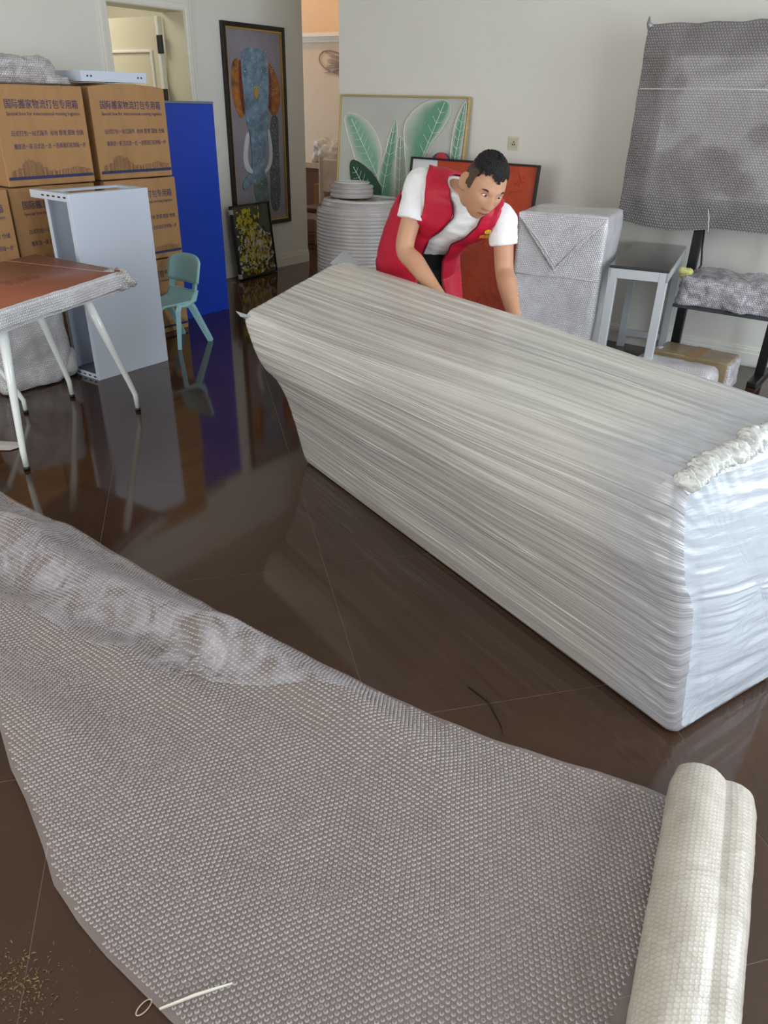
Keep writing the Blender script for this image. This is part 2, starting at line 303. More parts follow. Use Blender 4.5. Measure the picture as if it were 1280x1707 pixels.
# ------------------------------------------------------------------ wrapped sofa
def filmmat():
    m = bpy.data.materials.new('stretch_film'); m.use_nodes = True; nt = m.node_tree; N = nt.nodes; L = nt.links; b = N['Principled BSDF']
    uv = N.new('ShaderNodeUVMap')
    def nz(sx, sy, sc, det, dist=0):
        mp = N.new('ShaderNodeMapping'); mp.inputs['Scale'].default_value = (sx, sy, 1); L.new(uv.outputs[0], mp.inputs[0])
        n = N.new('ShaderNodeTexNoise'); n.noise_dimensions = '2D'; n.inputs['Scale'].default_value = sc; n.inputs['Detail'].default_value = det; n.inputs['Distortion'].default_value = dist; L.new(mp.outputs[0], n.inputs[0]); return n.outputs[0]
    a = nz(.40, 46, 1, 4); c = nz(.7, 5, 1, 2); d = nz(.5, 160, 1, 2)
    rp = N.new('ShaderNodeMapRange'); rp.inputs['From Min'].default_value = .36; rp.inputs['From Max'].default_value = .62; L.new(a, rp.inputs[0])
    mx = N.new('ShaderNodeMix'); mx.data_type = 'RGBA'; mx.inputs[6].default_value = (*hexcol((192, 188, 182)), 1); mx.inputs[7].default_value = (*hexcol((222, 222, 213)), 1); L.new(rp.outputs[0], mx.inputs[0])
    rp2 = N.new('ShaderNodeMapRange'); rp2.inputs['From Min'].default_value = .42; rp2.inputs['From Max'].default_value = .68; rp2.inputs['To Max'].default_value = .5; L.new(c, rp2.inputs[0])
    m2 = N.new('ShaderNodeMix'); m2.data_type = 'RGBA'; m2.inputs[7].default_value = (*hexcol((152, 147, 150)), 1); L.new(rp2.outputs[0], m2.inputs[0]); L.new(mx.outputs[2], m2.inputs[6])
    s1 = N.new('ShaderNodeMath'); s1.operation = 'SUBTRACT'; s1.inputs[1].default_value = .5; L.new(nz(.35, 60, 1, 2), s1.inputs[0]); s2 = N.new('ShaderNodeMath'); s2.operation = 'ABSOLUTE'; L.new(s1.outputs[0], s2.inputs[0])
    r3 = N.new('ShaderNodeMapRange'); r3.inputs['From Max'].default_value = .025; r3.inputs['To Min'].default_value = .85; r3.inputs['To Max'].default_value = 0; L.new(s2.outputs[0], r3.inputs[0])
    m3 = N.new('ShaderNodeMix'); m3.data_type = 'RGBA'; m3.inputs[7].default_value = (*hexcol((236, 236, 230)), 1); L.new(r3.outputs[0], m3.inputs[0]); sx = N.new('ShaderNodeSeparateXYZ'); L.new(uv.outputs[0], sx.inputs[0])
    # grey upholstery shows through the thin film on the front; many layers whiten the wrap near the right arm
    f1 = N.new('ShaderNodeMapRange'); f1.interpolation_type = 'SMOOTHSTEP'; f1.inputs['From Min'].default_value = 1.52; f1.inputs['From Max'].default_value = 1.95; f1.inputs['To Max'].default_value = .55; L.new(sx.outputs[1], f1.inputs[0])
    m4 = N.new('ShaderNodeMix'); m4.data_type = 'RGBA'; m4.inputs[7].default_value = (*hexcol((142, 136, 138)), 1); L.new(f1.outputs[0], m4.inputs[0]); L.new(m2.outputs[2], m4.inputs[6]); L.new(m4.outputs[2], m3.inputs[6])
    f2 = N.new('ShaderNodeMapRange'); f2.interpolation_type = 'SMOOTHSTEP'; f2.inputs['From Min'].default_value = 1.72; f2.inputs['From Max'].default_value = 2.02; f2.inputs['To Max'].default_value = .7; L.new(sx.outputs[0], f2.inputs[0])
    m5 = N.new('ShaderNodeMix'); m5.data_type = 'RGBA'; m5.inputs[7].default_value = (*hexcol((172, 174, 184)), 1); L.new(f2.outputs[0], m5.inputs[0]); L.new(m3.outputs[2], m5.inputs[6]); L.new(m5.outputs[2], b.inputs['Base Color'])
    ad = N.new('ShaderNodeMath'); ad.operation = 'ADD'; L.new(a, ad.inputs[0]); ml = N.new('ShaderNodeMath'); ml.operation = 'MULTIPLY'; ml.inputs[1].default_value = .5; L.new(d, ml.inputs[0]); L.new(ml.outputs[0], ad.inputs[1])
    bp = N.new('ShaderNodeBump'); bp.inputs['Strength'].default_value = .5; bp.inputs['Distance'].default_value = .012; L.new(ad.outputs[0], bp.inputs['Height']); L.new(bp.outputs[0], b.inputs['Normal'])
    b.inputs['Roughness'].default_value = .21; b.inputs['Specular IOR Level'].default_value = .7; b.inputs['Coat Weight'].default_value = .25; b.inputs['Coat Roughness'].default_value = .15
    return m
M_film = filmmat()
def build_sofa():
    d = np.array([.942, -.335, 0]); n = np.array([.335, .942, 0]); z = np.array([0, 0, 1.])
    root = thing('wrapped_sofa', 'long sofa bundled in white stretch film across the middle of the floor', 'sofa', (-1.2, 2.3, 0), 0)
    O = np.array([-2.145, 2.386, 0])-np.array([-1.2, 2.3, 0])
    # control profile: (s,n,z) on the left end and the right end
    Lp = [(0, .46, .0), (-.22, .455, .45), (-.33, .435, .85), (-.16, -.20, .69), (-.10, -.155, .47), (-.05, -.075, .39), (0.0, .005, .0)]
    Rp = [(2.1, .46, .0), (2.1, .46, .45), (2.05, .45, .83), (1.98, -.125, .78), (2.03, -.13, .53), (2.05, -.075, .43), (2.085, -.02, .0)]
    wts = [.02, .2, .035, .03, .10, .2, .015]
    def closed(P):
        Q = []
        K = len(P)
        for i in range(K):
            p = np.array(P[i], float); a = np.array(P[i-1], float); b = np.array(P[(i+1) % K], float)
            ra = min(.45, wts[i]*2/ max(np.linalg.norm(a-p), .05)); rb = min(.45, wts[i]*2/max(np.linalg.norm(b-p), .05))
            q0 = p+(a-p)*ra; q1 = p+(b-p)*rb
            for t in np.linspace(0, 1, 7): Q.append((1-t)**2*q0+2*t*(1-t)*p+t*t*q1)
        return np.array(Q)
    A, B = closed(Lp), closed(Rp)
    def resample(A, B, m):
        M = (A+B)/2; dl = np.linalg.norm(np.roll(M, -1, 0)-M, axis=1); s = np.concatenate([[0], np.cumsum(dl)]); t = np.linspace(0, s[-1], m, endpoint=False)
        f_ = lambda Z_: np.stack([np.interp(t, s, np.append(Z_[:, k], Z_[0, k])) for k in range(3)], 1)
        return f_(A), f_(B), t
    m = 460; A, B, arc = resample(A, B, m)
    ns = 150; ss = np.concatenate([np.linspace(0, .05, 10)[:-1], np.linspace(.05, .95, ns-20), np.linspace(.95, 1, 12)[1:]])
    rows = []; cA, cB = A.mean(0), B.mean(0)
    for t in ss:
        P = A*(1-t)+B*t; c = cA*(1-t)+cB*t
        e = min(t, 1-t)*2.1; rr = .045
        if e < rr:
            ins = rr*(1-math.sqrt(max(0, 1-(1-e/rr)**2))); v = P-c; L_ = np.linalg.norm(v, axis=1, keepdims=True); P = c+v*(1-ins*.8/L_)
        rows.append(P)
    P = np.array(rows)
    # gentle sag of the film between the ends, ridged stretch lines, crumples near the right end
    nrm = np.cross(np.gradient(P, axis=0), np.roll(P, -1, 1)-np.roll(P, 1, 1)); nrm /= np.linalg.norm(nrm, axis=2, keepdims=True)+1e-9
    if (nrm*(P-P.mean(1, keepdims=True))).sum() < 0: nrm = -nrm
    D = np.zeros(P.shape[:2])
    for i, t in enumerate(ss):
        edge = min(1, min(t, 1-t)*2.1/.06)
        for j in range(m):
            a = arc[j]+.05*math.sin(t*2.2+1); s = t*2.1
            v = 1-abs(mnoise.noise((a*34+s*.6, s*.55, 1.7)))*2
            v2 = mnoise.noise((a*11, s*.7, 5.1)); v3 = 1-abs(mnoise.noise((a*75-s*1.2, s*.8, 9.3)))*2
            low = mnoise.noise((a*2.2, s*1.6, 3.3))
            h = (.0022*v+.0035*v2+.0016*v3+.0008*(1-abs(mnoise.noise((a*140, s*1.1, 6.6)))*2))*(.35+.65*edge)+.012*low*edge
            if t > .86:
                k = (t-.86)/.14; h += k*.006*mnoise.noise((a*40, s*22, 2.2))
            D[i, j] = h
    flo = np.clip(P[:, :, 2]/.08, 0, 1); P = P+nrm*(D*flo)[:, :, None]
    P[:, :, 2] = np.maximum(P[:, :, 2], .004)
    W = O+P[:, :, 0:1]*d+P[:, :, 1:2]*n+P[:, :, 2:3]*z
    U = np.zeros(W.shape[:2]+(2,)); U[:, :, 0] = (ss*2.1)[:, None]; U[:, :, 1] = arc[None, :]
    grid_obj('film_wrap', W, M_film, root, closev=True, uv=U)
    # end faces: concentric rings, creased horizontally like film pulled round the arm
    for side, E in (('l', P[0]), ('r', P[-1])):
        c = E.mean(0); K = 36; R = []; ker = np.ones(41)/41; Es = np.stack([np.convolve(np.concatenate([E[-20:, q], E[:, q], E[:20, q]]), ker, 'valid') for q in range(3)], 1)
        sg = -1 if side == 'l' else 1
        for k in range(K):
            t = k/(K-1); kk = min(1, t*7); Q = (E*(1-kk)+Es*kk)*(1-t)+c*t
            for j in range(m):
                q = Q[j]
                h = .0035*(1-abs(mnoise.noise((q[2]*55+q[1]*4, q[1]*3, 4.4)))*2)+.004*mnoise.noise((q[1]*7, q[2]*9, 8.8))
                h += .02*math.sin(min(1, t*1.5)*PI/2)
                Q[j, 0] += sg*h*min(1, t*6)
            R.append(Q)
        R = np.array(R); Wc = O+R[:, :, 0:1]*d+R[:, :, 1:2]*n+R[:, :, 2:3]*z
        Uc = np.zeros(Wc.shape[:2]+(2,)); Uc[:, :, 0] = R[:, :, 1]; Uc[:, :, 1] = R[:, :, 2]*1.1
        g = grid_obj('film_end', Wc, mat('white_film', (174, 180, 187), .3, var=.03, vscale=8, bump=.3, bscale=5, stretch=(2, 2, 12), coat=.2), root, closev=True, uv=Uc)
    # gathered film ruffle along the top of the near end
    def pt(s, nn, zz): return O+d*s+n*nn+z*zz
    rows = []
    for k in range(320):
        q = k/319; nn = -.13+.62*q; c = pt(1.985+.008*math.sin(q*23)+.008*mnoise.noise((q*16, 1, 1)), nn, .768+.045*min(1, q*2)+.008*mnoise.noise((q*14, 5, 1))); ring = []
        for a in range(24):
            th = 2*PI*a/24; cx_, sx_ = math.cos(th), math.sin(th)
            rr = .011+.006*mnoise.noise((q*22, cx_, sx_))+.010*(1-2*abs(mnoise.noise((q*60+cx_*.6, cx_*1.5, sx_*1.5))))+.006*(1-2*abs(mnoise.noise((q*130, cx_*2.2+3, sx_*2.2))))
            rr = max(.003, rr)*min(1, k/10, (319-k)/10)
            ring.append(c+d*(cx_*rr*1.5)+z*(sx_*rr*.95))
        rows.append(ring)
    grid_obj('gathered_film', np.array(rows), mat('bunched_film', (222, 224, 220), .35, coat=.2), root, closev=True)
    # film ears at the far corners
    for (s, nn, zz), tip in (((-.28, .42, .83), (-.355, .455, .868)), ((-.12, -.17, .685), (-.165, -.212, .70))):
        c = pt(s, nn, zz); t_ = pt(*tip); e_ = 1 if nn > 0 else .45; pts = [c+(d*.10+n*.02)*e_, c-n*.09*e_, c-z*.05*e_, c+(n*.03-z*.02)*e_]
        V = [t_, *pts]; obj('film_corner', V, [(0, 1, 2), (0, 2, 3), (0, 3, 4), (0, 4, 1), (1, 4, 3, 2)], MATS['white_film'], root)
build_sofa()

# ------------------------------------------------------------------ unrolled bubble wrap in front
def build_sheet():
    root = thing('bubble_wrap_roll', 'unrolled length of bubble wrap with its roll, lying across the foreground floor', 'bubble wrap', (-1.3, .9, 0))
    O = np.array([-1.3, .9, 0])
    fx = [-3.4, -2.93, -2.26, -1.78, -1.47, -1.17, -.914, -.62, -.46, -.31, -.195, -.06]; fy = [1.35, 1.346, 1.336, 1.328, 1.309, 1.314, 1.328, 1.36, 1.389, 1.426, 1.452, 1.47]
    nx = [-3.4, -2.3, -1.9, -1.67, -1.5, -1.39, -1.24, -1.14, -1.03, -.92, -.73, -.4, .1]; ny = [.62, .66, .64, .61, .544, .515, .465, .426, .408, .399, .394, .40, .42]
    def h(x, y):
        v = .010+.010*mnoise.noise((x*3.2, y*4.1, .3))+.007*mnoise.noise((x*8, y*9, 2.3))+.005*(1-2*abs(mnoise.noise((x*5+y*3, y*6-x*2, 5.3))))
        yr = 1.17-.03*math.sin(x*2.1+.5); k = 1/(1+math.exp((x+.75)*9))
        v += .085*k*math.exp(-((y-yr)/.085)**2)
        yr2 = .95+.10*(x+1.6); k2 = 1/(1+math.exp((x+1.1)*8)); v += .03*k2*math.exp(-((y-yr2)/.06)**2)
        v += .035/(1+math.exp((x+1.25)*10))*math.exp(-((y-.66)/.1)**2)
        v += .012*math.exp(-(((x+1.45)/.12)**2+((y-1.07)/.05)**2))*mnoise.noise((x*40, y*40, 7))*2
        for x0, y0, a_, sx_, sy_ in ((-1.42, 1.19, .040, .12, .10), (-2.45, 1.20, .05, .16, .14), (-1.95, 1.05, .04, .12, .10), (-2.15, .80, .03, .14, .12), (-1.62, .98, .028, .09, .06)):
            v += a_*math.exp(-((x-x0)/sx_)**2-((y-y0)/sy_)**2)
        return max(.003, v)
    nu, nv = 260, 90
    def S(u_, v_):
        x = -3.35+u_*3.27; x += .09*(1-v_)*max(0, (u_-.8)/.2); yf = np.interp(x, fx, fy); yn = np.interp(x, nx, ny); y = yn+(yf-yn)*v_
        return x, y, h(x, y)
    P = np.array([[S(i/(nu-1), j/(nv-1)) for j in range(nv)] for i in range(nu)])
    m = bpy.data.materials.new('clear_film'); m.use_nodes = True; b = m.node_tree.nodes['Principled BSDF']
    b.inputs['Base Color'].default_value = (*hexcol((184, 173, 170)), 1); b.inputs['Roughness'].default_value = .3; b.inputs['Alpha'].default_value = .40; b.inputs['Coat Weight'].default_value = .6; b.inputs['Coat Roughness'].default_value = .12
    sh = grid_obj('sheet', P-O, m, root)
    # air bubbles: one dome each on a hexagonal lattice
    pit = .0125; dome = [(0, 0, 1)]
    for q, zz, s0 in ((.62, .82, 0), (1., .0, .5)):
        for k in range(7): dome.append((q*math.cos(2*PI*(k+s0)/7), q*math.sin(2*PI*(k+s0)/7), zz))
    dome = np.array(dome); F = [(0, 1+k, 1+(k+1) % 7) for k in range(7)]
    for k in range(7): a, b_ = 1+k, 1+(k+1) % 7; c, d_ = 8+k, 8+(k+1) % 7; F += [(a, c, b_), (b_, c, d_)]
    F = np.array(F); C = []
    y = .37; row = 0
    while y < 1.5:
        x = -3.3+(pit/2 if row % 2 else 0)
        while x < -.07:
            X_ = x+.004*mnoise.noise((x*5, y*5, 1)); Y_ = y+.012*mnoise.noise((x*2.5, y*2.5, 4))
            if np.interp(X_, nx, ny)+.012 < Y_ < np.interp(X_, fx, fy)-.01 and X_ < -.10+.09*max(0, 1.4-Y_)*1.1: C.append((X_, Y_, h(X_, Y_), random.uniform(.8, 1.08), random.random()))
            x += pit
        y += pit*.866; row += 1
    C = np.array(C)
    V = dome[None]*np.array([.0054, .0054, .0046])[None, None]*C[:, None, 3:4]
    pop = C[:, 4] < .06; V[pop, :, 2] *= .35
    V = V+C[:, None, :3]-O; V[:, :, 2] += .0004
    FF = (F[None]+(np.arange(len(C))*15)[:, None, None]).reshape(-1, 3)
    me = bpy.data.meshes.new('bubbles'); VV = V.reshape(-1, 3).astype(np.float32)
    me.vertices.add(len(VV)); me.vertices.foreach_set('co', VV.ravel()); me.loops.add(FF.size); me.loops.foreach_set('vertex_index', FF.ravel().astype(np.int32))
    me.polygons.add(len(FF)); me.polygons.foreach_set('loop_start', np.arange(0, FF.size, 3, dtype=np.int32)); me.update(calc_edges=True); me.shade_smooth()
    mb = bpy.data.materials.new('bubble_film'); mb.use_nodes = True; b = mb.node_tree.nodes['Principled BSDF']
    b.inputs['Base Color'].default_value = (*hexcol((208, 199, 198)), 1); b.inputs['Roughness'].default_value = .15; b.inputs['Alpha'].default_value = .36; b.inputs['Specular IOR Level'].default_value = .9; b.inputs['Coat Weight'].default_value = .6
    mt = mb.copy(); mt.name = 'bubble_film_top'; mt.node_tree.nodes['Principled BSDF'].inputs['Alpha'].default_value = .16
    b.inputs['Alpha'].default_value = .46; me.materials.append(mb); me.materials.append(mt)
    me.polygons.foreach_set('material_index', np.tile(np.array([1]*7+[0]*14, dtype=np.int32), len(C)))
    o = bpy.data.objects.new('bubbles', me); COL.objects.link(o); o.parent = root; o['kind'] = 'stuff'
    # added pale film that puts a bright sheen into colour along the far side
    m2 = bpy.data.materials.new('sheen_film'); m2.use_nodes = True; nt = m2.node_tree; N = nt.nodes; L = nt.links; b = N['Principled BSDF']
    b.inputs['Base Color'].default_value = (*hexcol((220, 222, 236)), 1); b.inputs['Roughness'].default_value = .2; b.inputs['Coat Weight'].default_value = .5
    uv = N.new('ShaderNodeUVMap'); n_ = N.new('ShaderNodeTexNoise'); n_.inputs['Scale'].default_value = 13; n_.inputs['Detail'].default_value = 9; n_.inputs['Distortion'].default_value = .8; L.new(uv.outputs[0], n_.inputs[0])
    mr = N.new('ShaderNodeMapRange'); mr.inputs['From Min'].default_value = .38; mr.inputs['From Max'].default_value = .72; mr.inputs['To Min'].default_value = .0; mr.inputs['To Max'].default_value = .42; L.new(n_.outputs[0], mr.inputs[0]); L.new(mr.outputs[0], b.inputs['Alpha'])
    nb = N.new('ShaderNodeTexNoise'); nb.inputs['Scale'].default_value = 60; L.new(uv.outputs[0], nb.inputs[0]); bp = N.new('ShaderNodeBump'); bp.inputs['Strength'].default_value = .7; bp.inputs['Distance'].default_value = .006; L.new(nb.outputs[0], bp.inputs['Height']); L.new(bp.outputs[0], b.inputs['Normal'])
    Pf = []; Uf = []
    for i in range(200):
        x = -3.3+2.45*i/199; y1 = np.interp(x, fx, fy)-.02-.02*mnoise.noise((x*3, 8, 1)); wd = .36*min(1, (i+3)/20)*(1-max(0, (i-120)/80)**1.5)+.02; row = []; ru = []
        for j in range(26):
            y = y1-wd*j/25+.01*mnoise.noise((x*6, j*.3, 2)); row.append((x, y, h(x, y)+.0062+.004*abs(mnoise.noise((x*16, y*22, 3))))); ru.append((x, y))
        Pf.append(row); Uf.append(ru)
    grid_obj('sheen_overlay', np.array(Pf)-O, m2, root, uv=np.array(Uf))
    # the roll itself, two-lobed where it has been squashed
    p0 = np.array([-.062, 1.495]); p1 = np.array([.135, .36]); dr_ = (p1-p0)/np.linalg.norm(p1-p0); cr = np.array([-dr_[1], dr_[0]]); Lr = np.linalg.norm(p1-p0)
    rows = []; NN = 110; cs = [(-.030, .072, .064), (.050, .058, .053)]
    for i in range(NN):
        t = i/(NN-1); ring = []
        for k in range(72):
            th = 2*PI*k/72; dx, dz = math.cos(th), math.sin(th); R = 0
            for cx, cz, q in cs:
                cz2 = cz-.064; q2 = q*(1+.10*t); bq = dx*cx+dz*cz2; disc = bq*bq-(cx*cx+cz2*cz2-q2*q2)
                if disc > 0: R = max(R, bq+math.sqrt(disc))
            blend = min(1, t*2.2)*.5; R = R*(1-blend)+blend*(.075*math.sqrt((dx*1.18)**2+(dz*.95)**2))
            e = min(i, 4)/4; R *= .93+.07*e if i < 4 else 1
            R += .003*mnoise.noise((th*2, t*9, .5))+.0012*mnoise.noise((th*9+t*20, t*60, 3))
            q = p0+dr_*(t*Lr)+cr*(dx*R); ring.append((q[0], q[1], max(.002, .064+dz*R)))
        rows.append(ring)
    P = np.array(rows); U = np.array([[(i/(NN-1)*Lr, k/72*.45) for k in range(72)] for i in range(NN)])
    g = grid_obj('roll', P-O, wrapmat('bubble_wrap_back', (178, 169, 156), (196, 188, 176), pitch=.011, bump=.22, rough=.38, wr=9, rimk=.93), root, closev=True, uv=U)
    for i in (0, NN-1):
        c = P[i].mean(0)-O; E = P[i]-O; obj('roll_end', list(E)+[c], [(k, (k+1) % 72, 72) for k in range(72)], MATS['bubble_wrap_back'], root, True)
build_sheet()

# ------------------------------------------------------------------ printed moving cartons
BW, BD, BH = .565, .5, .513     # along Y, depth along X, height
def carton_print():
    """flat print on the face: local x along the face, z up"""
    parts = []
    parts.append(fit_text('国际搬家物流打包专用箱', .05, -.215, .235, .395))
    parts.append(fit_text('Special box for international moving logistics', .026, -.215, .24, .358))
    parts.append(fit_text('日式打包一站式服务  收纳 整理 摆放 仓储', .03, -.205, .245, .258))
    parts.append(fit_text('搬家选一家 日式选一选 一选择我们安到每一步', .03, -.205, .25, .192))
    mes = []
    for (P, F_), nm in zip(parts, ('title_lettering', 'english_lettering', 'slogan_lettering', 'lower_lettering')):
        me = bpy.data.meshes.new(nm); me.from_pydata([(p[0], 0, p[1]) for p in P], [], F_); me.materials.append(M_ink); mes.append((nm, me))
    # skyline outline
    V = []; Fs = []
    def quad(x0, z0, x1, z1): k = len(V); V.extend([(x0, 0, z0), (x1, 0, z0), (x1, 0, z1), (x0, 0, z1)]); Fs.append((k, k+1, k+2, k+3))
    rs = random.Random(3); x = -.25
    while x < .25:
        wd = rs.uniform(.006, .02); c = abs(x+.13); hh = .018+.07*math.exp(-(c/.06)**2)*rs.uniform(.5, 1)+.015*rs.random()+.03*math.exp(-((x-.16)/.03)**2)*rs.random()
        quad(x, .05, x+.0022, .05+hh); quad(x, .05+hh, x+wd, .0522+hh); quad(x+wd-.0022, .05, x+wd, .05+hh)
        if hh > .05: quad(x+wd*.45, .05, x+wd*.55, .05+hh+.015)
        x += wd+rs.uniform(0, .006)
    sk = bpy.data.meshes.new('skyline_print'); sk.from_pydata(V, [], Fs); sk.materials.append(mat('faint_brown_ink', (138, 102, 78), .6))
    st = bpy.data.meshes.new('stripe'); st.from_pydata([(-.272, 0, .034), (.272, 0, .034), (.272, 0, .05), (-.272, 0, .05)], [], [(0, 1, 2, 3)]); st.materials.append(mat('navy_ink', (52, 50, 96), .6))
    return mes+[('skyline_print', sk), ('stripe', st)]
PM = carton_print()
def carton(label, y0, z0, x=-4.36, rot=0, bulge=.006, seed=0, w=BW, lift=0):
    root = thing('moving_carton', label, 'box', (x-BD/2, y0+w/2, z0), PI/2+rot, 'printed moving cartons')
    # local x along the face (world +Y), local -y out towards the room
    bm = bmesh.new(); bmesh.ops.create_cube(bm, size=1); bmesh.ops.subdivide_edges(bm, edges=bm.edges[:], cuts=7, use_grid_fill=True)
    for v in bm.verts:
        p = Vector((v.co.x*(w-.004), v.co.y*BD, (v.co.z+.5)*(BH-.006))); fx = 1-(2*v.co.x)**2; fy = 1-(2*v.co.y)**2; fz = 1-(2*v.co.z)**2
        if abs(v.co.y) > .49: p.y += math.copysign(bulge*(fx*fz)*.25, v.co.y)
        if v.co.z > .49: p.z += (bulge*fx*.8*mnoise.noise((seed, p.x*5, p.y*5))+lift*fx*(v.co.y < .2))
        v.co = p
    bmesh.ops.bevel(bm, geom=[e for e in bm.edges if e.calc_face_angle(0) > 1], offset=.004, segments=1, affect='EDGES')
    from_bm('body', bm, M_card, root)
    for nm, me in PM:
        o = bpy.data.objects.new(nm, me); COL.objects.link(o); o.parent = root; o.location = (0, -BD/2-bulge*.25-.0012, 0)
    bx('flap_seam', (-w/2+.02, -.004, BH-.007), (w/2-.02, .004, BH-.003+lift), M_card2, root)
    bx('packing_tape', (-w/2+.004, -.03, BH-.0055), (w/2-.004, .03, BH-.0035+lift*.9), M_clear, root)
    bx('packing_tape', (-.03+.06, -BD/2-bulge*.3-.0016, BH-.09), (.03+.0, -BD/2-bulge*.3-.0008, BH-.003), M_clear, root)
    return root
carton('printed moving carton on the top row beneath the bubble-wrapped bundle', 2.462, 1.03, -4.345, 0, .01, 1)
carton('printed moving carton on the top row beneath the white metal tray', 3.078, 1.03, -4.36, 0, .012, 2, lift=.02)
carton('middle-row printed carton at the left edge of the photo', 1.872, .515, -4.33, 0, .008, 3)
carton('middle-row printed carton half hidden behind the white metal cabinet', 2.46, .515, -4.36, 0, .008, 4)
carton('middle-row printed carton beside the tall blue board', 3.09, .515, -4.355, 0, .008, 5)
carton('bottom-row carton behind the small teal chair', 3.08, 0, -4.36, 0, .006, 6)
carton('bottom-row carton standing behind the white metal cabinet', 2.47, 0, -4.37, 0, .006, 7)
carton('bottom-row carton behind the wrapped parcel under the table', 1.87, 0, -4.36, 0, .006, 8)

# bubble-wrapped bundle and white tray on top of the cartons
t = thing('wrapped_bundle', 'lumpy bundle in bubble wrap lying on the upper left carton', 'parcel', (-4.6, 2.70, 1.54), PI/2)
softbox('bubble_wrap', (.50, .32, .125), .045, M_wrapC, t, .03, 7, 16, 3)
softbox('loose_wrap_end', (.16, .30, .05), .02, M_wrapC, t, .02, 12, 8, 5, (.25, -.02, 0))
t = thing('metal_tray', 'shallow white metal tray with punched holes on the upper right carton', 'tray', (-4.58, 3.31, 1.565), PI/2-.02)
bx('base', (-.235, -.18, .0), (.235, .18, .004), M_white, t)
for lo, hi in (((-.235, -.182, 0), (.235, -.178, .055)), ((-.235, .178, 0), (.235, .182, .055)), ((-.237, -.182, 0), (-.233, .182, .055)), ((.233, -.182, 0), (.237, .182, .055))): bx('rim', lo, hi, M_white, t)
for x, z in ((-.19, .028), (-.165, .028), (.17, .028), (.195, .028)):
    bm = bmesh.new(); bmesh.ops.create_cone(bm, cap_ends=True, segments=12, radius1=.005, radius2=.005, depth=.004)
    bmesh.ops.rotate(bm, verts=bm.verts, matrix=Matrix.Rotation(PI/2, 3, 'X')); bmesh.ops.translate(bm, verts=bm.verts, vec=(x, -.1835, z)); from_bm('hole', bm, M_black, t)

# ------------------------------------------------------------------ white metal cabinet, open towards the table
t = thing('metal_cabinet', 'tall white metal cabinet carcass open at one side, in front of the cartons', 'cabinet', (-3.98, 2.755, 0))
X0, X1, Y0, Y1, HH = -.135, .134, -.255, .262, 1.03
bx('front_panel', (X1-.006, Y0, 0), (X1, Y1, HH), M_white, t, .002); bx('rear_panel', (X0, Y0+.02, 0), (X0+.006, Y1, HH-.03), M_white, t, .002)
bx('far_panel', (X0+.006, Y1-.006, 0), (X1-.006, Y1, HH), M_white, t)
bx('flange', (X1-.03, Y0, 0), (X1-.006, Y0+.004, HH), M_white, t); bx('flange', (X0+.006, Y0+.02, .03), (X0+.03, Y0+.024, HH-.03), M_white, t)
for z0, z1 in ((0, .012), (HH-.012, HH)):
    bx('frame_rail', (X0-.09*(z0 > .5), Y0, z0), (X1-.006, Y0+.05, z1), M_white, t, .001); bx('frame_rail', (X0, Y1-.05, z0), (X1-.006, Y1-.006, z1), M_white, t)
    bx('frame_rail', (X0, Y0+.05, z0), (X0+.045, Y1-.05, z1), M_white, t); bx('frame_rail', (X1-.05, Y0+.05, z0), (X1-.006, Y1-.05, z1), M_white, t)
bx('top_lip', (X0-.09, Y0-.003, HH-.04), (X1-.004, Y0, HH), M_white, t); bx('bottom_lip', (X0, Y0-.003, 0), (X1-.004, Y0, .035), M_white, t)
for k in range(5):
    for z in (HH-.024, .012):
        x = X0+.02+k*.05; bx('slot', (x, Y0-.0045, z), (x+.022, Y0-.0028, z+.008), M_black, t)
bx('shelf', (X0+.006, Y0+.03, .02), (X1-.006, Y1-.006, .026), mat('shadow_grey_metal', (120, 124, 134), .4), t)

# ------------------------------------------------------------------ blue board
t = thing('blue_board', 'tall saturated blue panel standing between the cartons and the left wall', 'panel', (-4.6, 3.945, 0), PI/2)
bx('panel', (-.27, -.07, 0), (.27, .0, 1.455), mat('royal_blue_board', (24, 62, 178), .42, var=.04, vscale=2), t, .003)
bx('top_edge', (-.272, -.073, 1.455), (.272, .003, 1.47), mat('grey_edge_band', (112, 120, 138), .5), t, .002)

